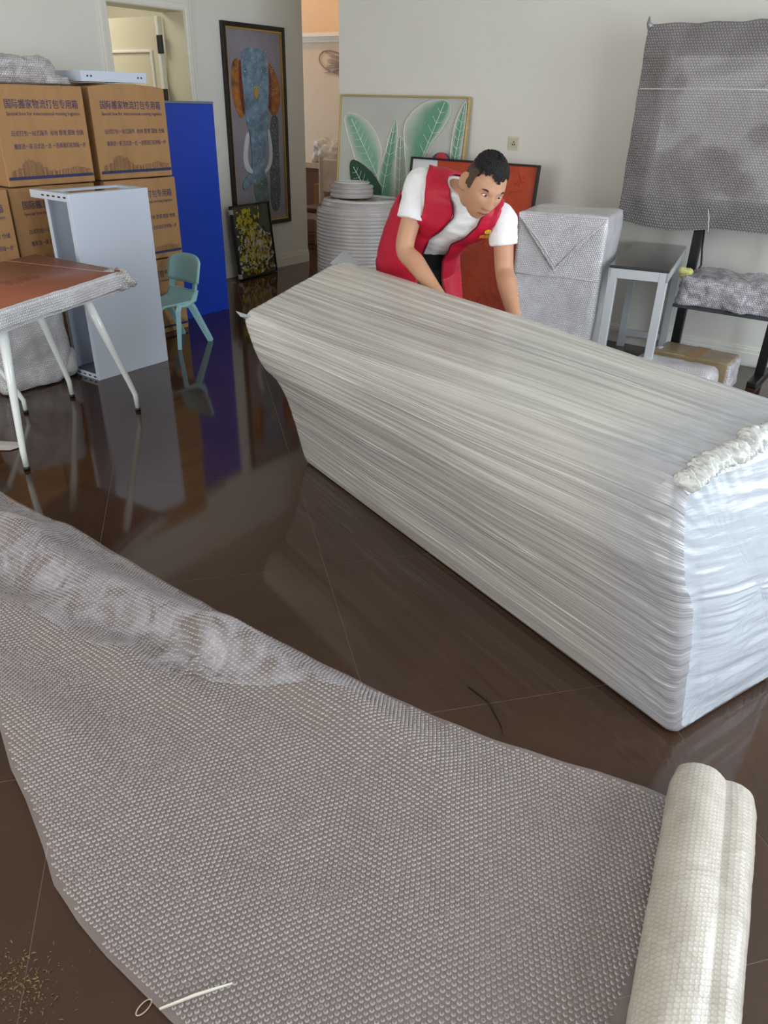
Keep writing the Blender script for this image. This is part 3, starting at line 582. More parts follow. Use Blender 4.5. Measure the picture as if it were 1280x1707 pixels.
# ------------------------------------------------------------------ small teal chair (faces -Y)
def teal_chair():
    m = mat('teal_plastic', (160, 208, 214), .38)
    t = thing('child_chair', 'small light teal plastic child chair between the cabinet and the blue board', 'chair', (-4.11, 3.3, 0))
    # seat: dished sheet with rolled edge
    nu, nv = 18, 14; P = []
    for i in range(nu):
        a = i/(nu-1); row = []
        for j in range(nv):
            b = j/(nv-1)*2-1; y = -.18+.30*a; x = b*.135*(1-.12*(1-a)); z = .285-.012*(1-b*b)*math.sin(a*PI)-.02*(1-a)**3*0+(-.03*((.12-a)/.12)**2 if a < .12 else 0)+(.06*((a-.8)/.2)**2 if a > .8 else 0)
            row.append((x, y, z))
        P.append(row)
    s = grid_obj('seat', np.array(P), m, t); md = s.modifiers.new('thick', 'SOLIDIFY'); md.thickness = .014
    # backrest with a slot: upper panel, lower panel, two stiles, curved round the sitter
    def bk(x, z, off=0): return (x, .105+.075*(z-.29)/.3-.035*(1-(x/.15)**2)*0+.045*(1-(x/.14)**2)*.6-.02+off, z)
    def sheet(nm, x0, x1, f0, f1):
        Q = np.array([[bk(x, f0(x)+(f1(x)-f0(x))*k/7) for k in range(8)] for x in np.linspace(x0, x1, 16)]); o = grid_obj(nm, Q, m, t); md = o.modifiers.new('thick', 'SOLIDIFY'); md.thickness = .016; return o
    sheet('backrest', -.15, .15, lambda x: .405-.012*(1-(x/.15)**2), lambda x: .565-.03*abs(x/.15)**4+.012*(1-(x/.15)**2))
    sheet('lower_back', -.13, .13, lambda x: .31, lambda x: .365-.01*(1-(x/.13)**2)); sheet('back_stile', -.13, -.09, lambda x: .355, lambda x: .415); sheet('back_stile', .09, .13, lambda x: .355, lambda x: .415)
    for sx in (-1, 1):
        bm = bmesh.new(); tube_bm(bm, [(sx*.125, -.03, .285), (sx*.13, -.05, .25), (sx*.14, -.08, 0)], [.027, .028, .023], 4, True, .7); from_bm('leg', bm, m, t)
        bm = bmesh.new(); tube_bm(bm, [(sx*.125, .05, .285), (sx*.13, .075, .25), (sx*.14, .2, 0)], [.026, .027, .022], 4, True, .7); from_bm('leg', bm, m, t)
        tube('side_rail', [(sx*.125, -.06, .278), (sx*.128, .03, .274), (sx*.126, .1, .30), (sx*.13, .125, .36)], [.014, .016, .016, .012], m, t, 8)
teal_chair()

# ------------------------------------------------------------------ table with wrapped top
def build_table():
    t = thing('work_table', 'white-legged table whose top is wrapped with brown card and bubble wrap', 'table', (-3.4, 1.9, 0)); O = Vector((-3.4, 1.9, 0))
    Q = [Vector((-3.26, 2.38, 0)), Vector((-2.95, 1.47, 0)), Vector((-3.68, 1.33, 0)), Vector((-4.0, 2.35, 0))]; c = sum(Q, Vector())/4
    def slab(nm, k, z0, z1, m, bev, cuts=0, amp=0):
        bm = bmesh.new(); lo = [bm.verts.new(c+(q-c)*k+Vector((0, 0, z0))-O) for q in Q]; f_ = bm.faces.new(lo); e = bmesh.ops.extrude_face_region(bm, geom=[f_])
        for v in e['geom']:
            if isinstance(v, bmesh.types.BMVert): v.co.z = z1
        bmesh.ops.recalc_face_normals(bm, faces=bm.faces[:])
        if bev: bmesh.ops.bevel(bm, geom=bm.edges[:], offset=bev, segments=3, affect='EDGES')
        if cuts:
            bmesh.ops.subdivide_edges(bm, edges=bm.edges[:], cuts=cuts, use_grid_fill=True); 
            for v in bm.verts: v.co += Vector((mnoise.noise(v.co*9), mnoise.noise(v.co*9+Vector((4, 0, 0))), mnoise.noise(v.co*14)*.7))*amp
        return from_bm(nm, bm, m, t, True)
    boxuv(slab('bubble_wrap_edge', 1.0, .640, .732, M_wrapW, .02, 10, .011))
    M_bc = mat('brown_card_under_film', (146, 84, 58), .5, var=.10, vscale=6, coat=.08, bump=.15, bscale=18)
    slab('card_top', .93, .722, .7365, M_bc, .002)
    # pale seam of tape and faint print on the card
    a, b = Vector((-3.93, 2.1, .737))-O, Vector((-3.30, 2.27, .737))-O
    dd = (b-a).normalized(); nn = Vector((-dd.y, dd.x, 0))*.007; obj('tape_seam', [a-nn, b-nn, b+nn, a+nn], [(0, 1, 2, 3)], mat('pale_tape', (206, 140, 110), .3), t)
    V, Fs = text_mesh('易碎', .11); R = Matrix.Rotation(math.radians(105), 3, 'Z')
    obj('faded_print', [R @ Vector((v[0]-.1, v[1], 0))+Vector((-3.38, 1.9, .7372))-O for v in V], Fs, mat('dark_brown_ink', (140, 70, 48), .4), t)
    # loose corner of bubble wrap
    softbox('wrap_corner', (.12, .10, .10), .03, M_wrapC, t, .03, 16, 10, 9, tuple(Vector((-3.29, 2.335, .645))-O))
    for (tx, ty), (fx, fy) in (((-3.10, 1.60), (-3.068, 1.55)), ((-3.235, 2.10), (-3.275, 2.328)), ((-3.66, 2.06), (-3.727, 2.232)), ((-3.56, 1.56), (-3.60, 1.45))):
        top = Vector((tx, ty, .665))-O; top.z = .642; ft = Vector((fx, fy, 0))-O; bend = Vector((fx, fy, .10))-O+(top-ft)*.0; bend.xy = ft.xy+(top.xy-ft.xy)*.02
        pts = [top, top.lerp(bend, .5), top.lerp(bend, .88), bend+Vector((0, 0, -.006)), ft+Vector((0, 0, .018))]
        lg = tube('leg', pts, [.022, .0175, .0145, .0135, .0125], mat('white_gloss_leg', (232, 238, 236), .22, coat=.4), t, 16)
        tube('foot_cap', [ft, ft+Vector((0, 0, .018))], .0142, M_black, lg, 14)
        bx('leg_plate', top+Vector((-.03, -.03, -.004)), top+Vector((.03, .03, .006)), MATS['white_gloss_leg'], lg)
build_table()
# stool mostly beyond the left edge, one bent leg in view
t = thing('stool', 'white stool at the left photo edge, one bent leg showing', 'stool', (-3.95, 1.72, 0))
lathe('seat', [(.001, .43), (.13, .43), (.14, .44), (.14, .455), (.13, .462), (.001, .464)], MATS['white_gloss_leg'], t, 28)
for fx, fy in ((.24, .22), (-.2, .2), (-.2, -.22), (.2, -.24)):
    lg = tube('leg', [(fx*.45, fy*.45, .432), (fx*.93, fy*.93, .12), (fx, fy, .07), (fx, fy, .015)], [.015, .013, .012, .0115], MATS['white_gloss_leg'], t, 12); tube('foot_cap', [(fx, fy, 0), (fx, fy, .016)], .013, M_black, lg, 12)
# wrapped parcel under the table, flat folded paper by the leg
t = thing('wrapped_parcel', 'bulky bubble-wrapped parcel on the floor beneath the table', 'parcel', (-4.10, 2.21, 0), PI/2+.04)
softbox('bubble_wrap', (.46, .24, .52), .07, M_wrapW, t, .035, 5, 20, 11); softbox('wrap_bulge', (.15, .22, .20), .06, M_wrapW, t, .02, 9, 10, 12, (.20, -.0, .0))
t = thing('folded_paper', 'folded white paper sheet on the floor at the left edge', 'paper', (-3.45, 1.58, 0), .6)
M_pap = mat('white_paper', (205, 200, 194), .7, var=.03)
obj('sheet', [(-.22, -.06, .004), (.13, -.045, .004), (.17, .0, .006), (-.22, .0, .016), (.15, .05, .004), (-.22, .08, .004)], [(0, 1, 2, 3), (3, 2, 4, 5)], M_pap, t)

# ------------------------------------------------------------------ pictures
def frame(t, W, H, fw, dp, m, name='frame', inner=None):
    for lo, hi in (((-W/2, -dp, 0), (-W/2+fw, 0, H)), ((W/2-fw, -dp, 0), (W/2, 0, H)), ((-W/2+fw, -dp, 0), (W/2-fw, 0, fw)), ((-W/2+fw, -dp, H-fw), (W/2-fw, 0, H))): bx(name, lo, hi, m, t, .002)
    if inner:
        g = .012; a = W/2-fw; hz = H-fw
        for lo, hi in (((-a, -dp*.8, fw), (-a+g, -dp*.3, hz)), ((a-g, -dp*.8, fw), (a, -dp*.3, hz)), ((-a+g, -dp*.8, fw), (a-g, -dp*.3, fw+g)), ((-a+g, -dp*.8, hz-g), (a-g, -dp*.3, hz))): bx('gilt_lip', lo, hi, inner, t)
def elephant():
    W, H = .76, 1.63; t = thing('elephant_picture', 'tall framed picture of a blue elephant with jewelled ears on the left wall', 'picture', (XL+.002, 5.54, .425), PI/2)
    frame(t, W, H, .035, .035, mat('black_walnut_frame', (30, 22, 20), .3), inner=M_gold)
    bx('canvas', (-W/2+.03, -.012, .03), (W/2-.03, -.003, H-.03), mat('lilac_canvas', (142, 137, 146), .5, var=.12, vscale=4), t)
    a = W/2-.05; q = lambda u_, v_: (-a+2*a*u_, .05+(H-.1)*(1-v_))
    def shp(nm, pts, d, m, y=-.012, it=2): return poly(nm, smooth_closed([q(.5+(p[0]-.5)*1.08, p[1]) for p in pts], it), d, m, t, y)
    mb = mat('elephant_blue', (112, 138, 158), .45, var=.45, vscale=16, bump=.8, bscale=50); mk = mat('glitter_dark', (88, 100, 104), .3, var=.7, vscale=60, bump=1, bscale=160)
    mo = mat('ear_orange', (158, 98, 44), .45, var=.6, vscale=14, bump=.8, bscale=60); mr = mat('ear_crimson', (110, 46, 44), .45, var=.4, vscale=18, bump=.6, bscale=60); mi = mat('tusk_ivory', (205, 206, 210), .4, var=.08)
    shp('ear', [(.10, .15), (.25, .13), (.29, .3), (.27, .44), (.16, .43), (.07, .32)], .003, mo); shp('ear_lining', [(.22, .14), (.29, .15), (.30, .3), (.27, .43), (.23, .40), (.21, .27)], .005, mr)
    shp('ear', [(.70, .14), (.80, .16), (.92, .24), (.95, .33), (.88, .41), (.76, .43), (.70, .35)], .003, mo); shp('ear_lining', [(.70, .15), (.76, .18), (.78, .3), (.74, .42), (.69, .36)], .005, mr)
    shp('glitter_column', [(.72, .42), (.90, .42), (.86, .6), (.88, .95), (.66, .97), (.68, .7)], .002, mk); shp('foreleg', [(.35, .72), (.62, .72), (.66, .97), (.37, .92)], .003, mat('leg_teal', (96, 116, 112), .5, var=.5, vscale=20, bump=.8, bscale=60))
    shp('head', [(.27, .10), (.40, .08), (.55, .08), (.70, .10), (.74, .2), (.71, .34), (.68, .44), (.64, .52), (.34, .52), (.28, .44), (.27, .3), (.25, .2)], .006, mb)
    shp('trunk', [(.31, .42), (.67, .42), (.62, .55), (.60, .66), (.56, .74), (.40, .78), (.28, .80), (.18, .83), (.14, .79), (.22, .75), (.34, .72), (.36, .6)], .009, mb)
    shp('tusk', [(.28, .50), (.33, .52), (.27, .62), (.27, .68), (.36, .72), (.33, .735), (.20, .71), (.19, .62)], .012, mi); shp('tusk', [(.66, .49), (.70, .50), (.74, .62), (.70, .70), (.58, .735), (.56, .725), (.66, .68), (.68, .6)], .012, mi)
    for k in range(11):   # bead necklace across the brow with its pendant
        u_ = .30+.04*k; v_ = .20+.08*math.sin(PI*k/10); p = q(u_, v_)
        bm = bmesh.new(); bmesh.ops.create_icosphere(bm, subdivisions=1, radius=.006); bmesh.ops.translate(bm, verts=bm.verts, vec=(p[0], -.02, p[1])); from_bm('bead', bm, mi, t)
    shp('pendant', [(.46, .27), (.51, .27), (.53, .31), (.48, .345), (.44, .31)], .012, M_gold)
    # sprinkled crystals
    V = []; Fs = []
    for k in range(420):
        u_, v_ = (random.uniform(.1, .9), random.uniform(.09, .2)) if k < 110 else (random.gauss(.8, .06), random.uniform(.15, .95)) if k < 320 else (random.gauss(.5, .1), random.uniform(.5, .8))
        u_ = min(.95, max(.05, u_)); x, z = q(u_, v_); s = random.uniform(.0015, .004); i = len(V); y = -.022
        V += [(x-s, y, z), (x, y, z-s), (x+s, y, z), (x, y, z+s), (x, y-s, z)]; Fs += [(i, i+1, i+4), (i+1, i+2, i+4), (i+2, i+3, i+4), (i+3, i, i+4)]
    o = obj('crystals', V, Fs, mat('crystal', (225, 230, 235), .1, spec=1), t); o['kind'] = 'stuff'
elephant()
def flowers():
    W, H = .555, .64; t = thing('flower_picture', 'small black-framed picture of yellow and white blossoms leaning below the elephant picture', 'picture', (-5.262, 5.30, 0.004), PI/2+.10, rotx=-.105)
    frame(t, W, H, .014, .03, M_black); bx('canvas', (-W/2+.01, -.018, .01), (W/2-.01, -.002, H-.01), mat('moss_grey_canvas', (76, 82, 66), .6, var=.45, vscale=6), t)
    rs = random.Random(11)
    for nm, rgb, n_, mu, sg in (('leaf_daubs', (62, 78, 40), 160, (0, .25), (.13, .16)), ('yellow_petals', (202, 182, 40), 300, (-.04, .33), (.10, .17)), ('white_petals', (214, 208, 200), 260, (.0, .24), (.13, .10)), ('gold_petals', (176, 140, 30), 120, (.03, .2), (.11, .14))):
        V = []; Fs = []
        for _ in range(n_):
            x = rs.gauss(mu[0], sg[0]); z = rs.gauss(mu[1], sg[1])
            if abs(x) > W/2-.03 or not .03 < z < H-.04 or x > .13 and z > .42: continue
            a = rs.uniform(0, PI*2); l1 = rs.uniform(.014, .032); l2 = l1*.55; y = -.02-rs.uniform(0, .006); c_, s_ = math.cos(a), math.sin(a); i = len(V)
            V += [(x-c_*l1, y, z-s_*l1), (x+s_*l2, y-.004, z-c_*l2), (x+c_*l1, y-.001, z+s_*l1), (x-s_*l2, y-.004, z+c_*l2)]; Fs += [(i, i+1, i+2), (i, i+2, i+3)]
        o = obj(nm, V, Fs, mat('paint_'+nm, rgb, .45, var=.2, vscale=20), t); o['kind'] = 'stuff'
    for x, z in ((-W/2, .03), (-W/2, H-.05)): bx('corner_guard', (x-.004, -.034, z-.02), (x+.018, .002, z+.02), mat('clear_plastic_guard', (220, 222, 224), .15, alpha=.7), t, .003)
flowers()
LEAVES = {'l1': ([(-4.205, 1.385), (-4.162, 1.415), (-4.077, 1.4), (-3.976, 1.361), (-3.893, 1.293), (-3.833, 1.207), (-3.807, 1.136), (-3.829, 1.043), (-3.844, 0.956), (-3.972, 1.004), (-4.076, 1.073), (-4.111, 1.158), (-4.163, 1.253), (-4.197, 1.337)], [(-4.13, 1.37), (-3.836, 0.963)], 0),
 'l2': ([(-3.694, 1.398), (-3.67, 1.272), (-3.673, 1.034), (-3.651, 0.876), (-3.7, .6), (-3.82, .7), (-3.844, 0.95), (-3.79, 1.113), (-3.753, 1.245), (-3.724, 1.34)], [(-3.704, 1.364), (-3.80, 0.70)], 1),
 'l6': ([(-3.683, 1.217), (-3.64, 1.286), (-3.544, 1.14), (-3.504, 1.007), (-3.54, 0.75), (-3.6, .55), (-3.66, 0.75)], [(-3.639, 1.253), (-3.6, 0.62)], 2),
 'l4': ([(-3.621, 1.356), (-3.527, 1.459), (-3.396, 1.516), (-3.241, 1.519), (-3.2, 1.446), (-3.263, 1.327), (-3.378, 1.21), (-3.45, 1.0), (-3.509, .85), (-3.56, 1.0), (-3.6, 1.213)], [(-3.27, 1.50), (-3.51, .92)], 1),
 'l5': ([(-3.182, 1.211), (-3.165, 1.389), (-3.099, 1.513), (-3.08, 1.5), (-3.078, 1.296), (-3.098, 1.0), (-3.16, .9)], [(-3.095, 1.487), (-3.151, 1.0)], 1),
 'l3': ([(-4.119, 1.064), (-4.067, 1.079), (-3.93, 1.019), (-3.836, 0.95), (-3.774, 0.855), (-3.75, .6), (-3.9, .62), (-4.05, .80), (-4.11, 0.959)], [(-4.076, 1.023), (-3.8, 0.70)], 3)}
def leafmat(k):
    e, c = [((212, 216, 202), (138, 184, 160)), ((208, 214, 200), (106, 162, 134)), ((214, 216, 206), (150, 168, 150)), ((52, 78, 62), (26, 84, 58))][k]
    nm = 'painted_leaf_%d' % k
    if nm in MATS: return MATS[nm]
    m = bpy.data.materials.new(nm); m.use_nodes = True; N = m.node_tree.nodes; L = m.node_tree.links; b = N['Principled BSDF']; uv = N.new('ShaderNodeUVMap'); sp = N.new('ShaderNodeSeparateXYZ'); L.new(uv.outputs[0], sp.inputs[0])
    nz = N.new('ShaderNodeTexNoise'); nz.inputs['Scale'].default_value = 7; tc = N.new('ShaderNodeTexCoord'); L.new(tc.outputs['Object'], nz.inputs[0])
    ad = N.new('ShaderNodeMath'); ad.operation = 'MULTIPLY_ADD'; ad.inputs[1].default_value = .5; L.new(nz.outputs[0], ad.inputs[0]); L.new(sp.outputs[0], ad.inputs[2])
    rp = N.new('ShaderNodeValToRGB'); rp.color_ramp.elements[0].position = .25; rp.color_ramp.elements[0].color = (*hexcol(e), 1); rp.color_ramp.elements[1].position = .85; rp.color_ramp.elements[1].color = (*hexcol(c), 1)
    L.new(ad.outputs[0], rp.inputs[0]); L.new(rp.outputs[0], b.inputs['Base Color']); b.inputs['Roughness'].default_value = .5; MATS[nm] = m; return m
def leaves():
    W, H = 1.19, 1.54; cx = -3.655; t = thing('leaf_picture', 'large gold-edged picture of pale green leaves leaning on the back wall', 'picture', (cx, 5.21, .003), 0, rotx=-.092)
    frame(t, W, H, .012, .035, mat('champagne_frame', (200, 176, 120), .35, metal=.6)); bx('canvas', (-W/2+.01, -.02, .01), (W/2-.01, -.004, H-.01), mat('grey_canvas', (198, 200, 192), .6, var=.06, vscale=3), t)
    M_line = mat('white_paint_line', (236, 236, 226), .5)
    for n_, (k, (pts, rib, ci)) in enumerate(LEAVES.items()):
        P = smooth_closed([(p[0]-cx, p[1]) for p in pts], 2); K = len(P); a, b = [(p[0]-cx, p[1]) for p in rib]; y = -.021-.0022*n_
        V = []; uvv = []; R = 5
        for r_ in range(R):      # rings from the outline in to the midrib
            tt = r_/(R-1)
            for p in P:
                s = max(0, min(1, ((p[0]-a[0])*(b[0]-a[0])+(p[1]-a[1])*(b[1]-a[1]))/((b[0]-a[0])**2+(b[1]-a[1])**2))); m_ = (a[0]+(b[0]-a[0])*s, a[1]+(b[1]-a[1])*s)
                V.append((p[0]+(m_[0]-p[0])*tt, y-.003*math.sin(tt*PI/2), p[1]+(m_[1]-p[1])*tt)); uvv.append((tt, s))
        Vn = np.array(V).reshape(R, K, 3); lf = grid_obj('painted_leaf', Vn, leafmat(ci), t, closev=True, uv=np.array(uvv).reshape(R, K, 2))
        tube('outline', [(p[0], y-.001, p[1]) for p in P+[P[0]]], .0028, M_line if ci != 3 else mat('dark_paint_line', (60, 72, 62), .5), lf, 5)
        bm = bmesh.new(); tube_bm(bm, [(a[0], y-.004, a[1]), (b[0], y-.004, b[1])], .0022, 5)
        d = Vector((b[0]-a[0], 0, b[1]-a[1])); nn = Vector((-d.z, 0, d.x)).normalized(); ln = d.length
        for q in range(1, 8):
            p = Vector((a[0], y-.004, a[1]))+d*(q/8.5); s = .05*math.sin(q/8*PI)+.015
            for sg in (-1, 1): tube_bm(bm, [p, p+nn*sg*s-d.normalized()*s*.6], .0014, 4)
        from_bm('veins', bm, M_line, lf)
leaves()
def redpic():
    W, H = 1.04, 1.145; t = thing('red_picture', 'black-framed textured orange-red picture with a white band, leaning behind the man', 'picture', (-2.875, 4.99, .003), 0, rotx=-.112)
    frame(t, W, H, .014, .035, M_black)
    bx('white_band', (-W/2+.012, -.02, .012), (-W/2+.23, -.004, H-.012), mat('white_canvas', (222, 224, 226), .6), t)
    bx('red_field', (-W/2+.23, -.022, .012), (W/2-.012, -.004, H-.012), mat('impasto_red', (178, 62, 26), .5, var=.25, vscale=3, bump=.5, bscale=20), t)
    rs = random.Random(5); bm = bmesh.new()
    for _ in range(46):      # raised trowel strokes
        p = Vector((rs.uniform(-W/2+.27, W/2-.06), -.023, rs.uniform(.1, H-.06))); pts = [p]; a = rs.uniform(0, 6.3)
        for k in range(5): a += rs.uniform(-.8, .8); p = p+Vector((math.cos(a), 0, math.sin(a)))*.022; p.x = min(W/2-.03, max(-W/2+.25, p.x)); p.z = min(H-.03, max(.03, p.z)); pts.append(p.copy())
        tube_bm(bm, pts, [.001, .004, .0045, .004, .003, .001], 5)
    from_bm('raised_strokes', bm, mat('impasto_red_light', (190, 74, 32), .5), t, True)['kind'] = 'stuff'
redpic()
# two-coloured ball wedged behind the red picture
t = thing('play_ball', 'red and blue ball peeking over the top of the red picture', 'ball', (-3.20, 5.195, 1.02))
def ballpart(nm, k0, k1, m):
    P = np.array([[(.079*math.sin(th)*math.cos(ph), .079*math.sin(th)*math.sin(ph), .079+.079*math.cos(th)) for th in np.linspace(.001, PI-.001, 16)] for ph in np.linspace(k0, k1, 10)]); return grid_obj(nm, P, m, t)
for k in range(4): ballpart('panel', -.5+k*PI/2, -.5+(k+1)*PI/2, mat('ball_red', (190, 46, 62), .4) if k % 2 == 0 else mat('ball_blue', (36, 52, 120), .4)) if False else ballpart('panel', -1.75+k*PI/2, -1.75+(k+1)*PI/2, mat('ball_red', (190, 46, 62), .4) if k % 2 == 0 else mat('ball_blue', (36, 52, 120), .4))

# ------------------------------------------------------------------ standing rolls of bubble wrap
def roll(name, label, loc, R, H, seed):
    t = thing(name, label, 'bubble wrap', loc); prof = [(.04, 0), (R*.97, 0)]; n_ = 6*max(3, int(H/.024))
    for k in range(n_+1):
        z = H*k/n_; q = R*(1-.05*max(0, (z/H-.88)/.12)**2)-.025*(k > n_*.95)+.006*mnoise.noise((z*9, seed, 0)); prof.append((q+.006*abs(math.sin(PI*k/6)), max(.001, z)))
    prof += [(R*.86, H+.012), (R*.5, H+.012), (.045, H+.008)]
    m = wrapmat('bubble_wrap_roll_grey', (150, 145, 142), (172, 166, 163), pitch=.012, wr=3, rough=.2, wb=.15, bump=.4, rimk=.9)
    lathe('wound_layers', prof, m, t, 72); lathe('core', [(.045, H*.5), (.045, H+.010), (.038, H+.010), (.038, H*.5)], M_card2, t, 24)
    pts = [(math.cos(a)*(R*.86-.012*a/6.28)*(1-.0*a), math.sin(a)*(R*.86-.012*a/6.28), H+.014) for a in np.linspace(0, 6.28*9, 260)]; tube('layer_edge', pts, .002, mat('film_edge', (210, 208, 206), .3), t, 5)
roll('bubble_wrap_spool', 'big upright roll of bubble wrap standing behind the sofa, left of the man', (-3.48, 4.60, 0), .325, .865, 1)
roll('bubble_wrap_spool', 'small roll of bubble wrap resting on top of the big upright roll', (-3.59, 4.62, .885), .152, .085, 2)

# ------------------------------------------------------------------ wall socket
t = thing('wall_socket', 'square white wall socket above the man', 'socket', (-2.70, YB, 1.213))
bx('plate', (-.043, -.009, 0), (.043, 0, .086), mat('aged_white_plastic', (218, 212, 192), .4), t, .003); bx('face', (-.03, -.012, .013), (.03, -.009, .073), mat('ivory_plastic', (206, 198, 172), .4), t, .002)
for dx, dz in ((0, .05), (-.008, .034), (.008, .034)): bx('slot', (dx-.004, -.0135, dz-.005), (dx+.004, -.0118, dz+.005), M_black, t)

# ------------------------------------------------------------------ bubble-wrapped carton right of the man
t = thing('wrapped_carton', 'tall white carton in bubble wrap with folded top, right of the man', 'parcel', (-1.87, 4.575, 0), .17)
softbox('bubble_wrap', (.53, .48, .95), .022, M_wrapW, t, .008, 6, 22, 21)
for s in (-1, 1):    # folded gift-wrap flaps on the face
    P = np.array([[(s*(.255-(.255)*k/6*1.0), -.252-.006*(k > 0), .93-.30*k/6*1.0), (s*.255*(1-k/6), -.25, .945)] for k in range(7)]); boxuv(grid_obj('folded_flap', P, M_wrapW, t, smooth=False))
    tube('fold_crease', [(s*.255, -.257, .925), (s*.12, -.259, .80), (0, -.257, .66)], .0025, mat('film_edge', (210, 208, 206), .3), t, 6)
tube('tape_edge', [(-.268, -.25, .60), (-.1, -.252, .597), (.1, -.252, .604), (.268, -.25, .60)], .0025, MATS['film_edge'], t, 6); tube('tape_edge', [(-.268, -.25, .14), (.268, -.25, .137)], .0025, MATS['film_edge'], t, 6)

# ------------------------------------------------------------------ side table
t = thing('console_table', 'white-framed console table with a dark top between wrapped carton and television', 'table', (-1.44, 4.86, 0), .185)
bx('top', (-.165, -.475, .688), (.165, .475, .704), mat('dark_glass_top', (52, 52, 54), .12, coat=.5), t, .002)
M_sil = mat('silver_paint', (206, 210, 214), .3, metal=.15)
for sx in (-1, 1):
    bx('apron', (sx*.165-.012*(sx > 0), -.475, .636), (sx*.165+.012*(sx < 0), .475, .688), M_sil, t); 
    for sy in (-1, 1): bx('leg', (min(sx*.165, sx*.115), min(sy*.475, sy*.425), 0), (max(sx*.165, sx*.115), max(sy*.475, sy*.425), .688), M_sil, t, .003)
for sy in (-1, 1): bx('apron', (-.115, sy*.475-.012*(sy > 0), .636), (.115, sy*.475+.012*(sy < 0), .688), M_sil, t)
bx('stretcher', (-.115, .43, .08), (.115, .46, .12), M_sil, t)

# ------------------------------------------------------------------ television in bubble wrap on its stand
t = thing('wrapped_television', 'large flat television in bubble wrap mounted on the black stand', 'television', (-.97, 5.02, .87))
nu, nv = 60, 44; W, H = 1.54, 1.05
for nm, s in (('bubble_wrap', -1), ('bubble_wrap_back', 1)):
    P = np.zeros((nu, nv, 3)); U = np.zeros((nu, nv, 2))
    for i in range(nu):
        for j in range(nv):
            x = -W/2+W*i/(nu-1); z = H*j/(nv-1); ex = min(i, nu-1-i)/6; ez = min(j, nv-1-j)/6; k = min(1, ex)*min(1, ez)
            zz = z+(.012*mnoise.noise((x*9, 3, 1)) if j == nv-1 else 0)-(.035*math.sin(max(0, min(1, (x+.77)/.6))*PI)*(1-j/6) if j < 6 else 0)
            P[i, j] = (x+.006*mnoise.noise((z*8, 1, 1))*(i in (0, nu-1)), s*(.008+.042*k)+s*.006*mnoise.noise((x*5, z*6, s)), zz); U[i, j] = (x, z)
    grid_obj(nm, P, M_wrapG, t, uv=U)
bx('screen', (-.66, -.012, .14), (.66, .012, .93), M_black, t)
for pts in ([(-.77, -.03, .72), (-.74, -.052, .725), (-.2, -.058, .728), (.1, -.058, .726)], [(-.08, -.06, .74), (.08, -.062, .86), (.2, -.06, .97)], [(-.19, -.055, -.015), (-.2, -.06, .06), (-.215, -.058, .11)]): tube('wrap_edge', pts, .0032, MATS['film_edge'], t, 6)
tube('corner_twist', [(-.755, -.01, 1.03), (-.77, -.012, 1.055), (-.772, -.01, 1.085)], [.02, .012, .003], M_wrapG, t, 8)
t = thing('television_stand', 'black two-post television stand with a bubble-wrapped shelf', 'stand', (-.97, 5.0, 0))
for s in (-1, 1):
    bx('post', (s*.275-.028, .085, 0), (s*.275+.028, .125, 1.5), M_black, t, .004); bx('foot', (s*.275-.03, -.10, 0), (s*.275+.03, .30, .035), M_black, t, .006)
bx('cross_bar', (-.247, .09, 1.2), (.247, .12, 1.26), M_black, t); bx('mount_plate', (-.3, .07, 1.0), (.3, .085, 1.45), M_black, t)
sh = softbox('wrapped_shelf', (.66, .40, .17), .04, wrapmat('bubble_wrap_crumpled', (150, 146, 152), (206, 202, 208), pitch=.013, wr=16, rough=.2), t, .03, 9, 18, 31, (.10, -.12, .47))
bx('shelf_board', (-.24, -.30, .452), (.42, .08, .472), mat('smoked_glass', (70, 74, 76), .1), t, .002)
tube('cable', [(-.235, .05, .86), (-.215, .02, .75), (-.19, -.02, .66), (-.20, -.05, .63), (-.235, -.06, .625), (-.22, -.09, .61)], .006, M_black, t, 8)
softbox('yellow_foam', (.075, .06, .055), .02, mat('pale_yellow_foam', (222, 214, 140), .7), t, .014, 22, 8, 3, (-.235, -.16, .60))

# ------------------------------------------------------------------ small parcels on the floor at the right
t = thing('floor_parcel', 'flat bubble-wrapped pad on the floor at the right behind the sofa', 'parcel', (-1.06, 4.47, 0), -.03)
softbox('bubble_wrap', (.47, .20, .20), .05, wrapmat('bubble_wrap_pinkish', (208, 202, 206), (226, 222, 224), wr=6), t, .012, 7, 14, 41)
t = thing('small_carton', 'small brown carton under clear film behind the flat bubble-wrapped pad', 'box', (-1.02, 4.74, 0), -.03)
bx('body', (-.22, -.125, 0), (.22, .125, .20), mat('dull_cardboard', (150, 130, 100), .4, var=.2, vscale=9, coat=.4), t, .006); bx('packing_tape', (-.03, -.126, .2), (.05, .126, .202), mat('tan_tape', (160, 122, 76), .3), t)
softbox('film_corner', (.06, .24, .17), .02, M_wrapC, t, .012, 14, 7, 43, (.215, 0, .02)); softbox('film_corner', (.05, .22, .17), .02, M_wrapC, t, .012, 14, 7, 44, (-.215, 0, .03))

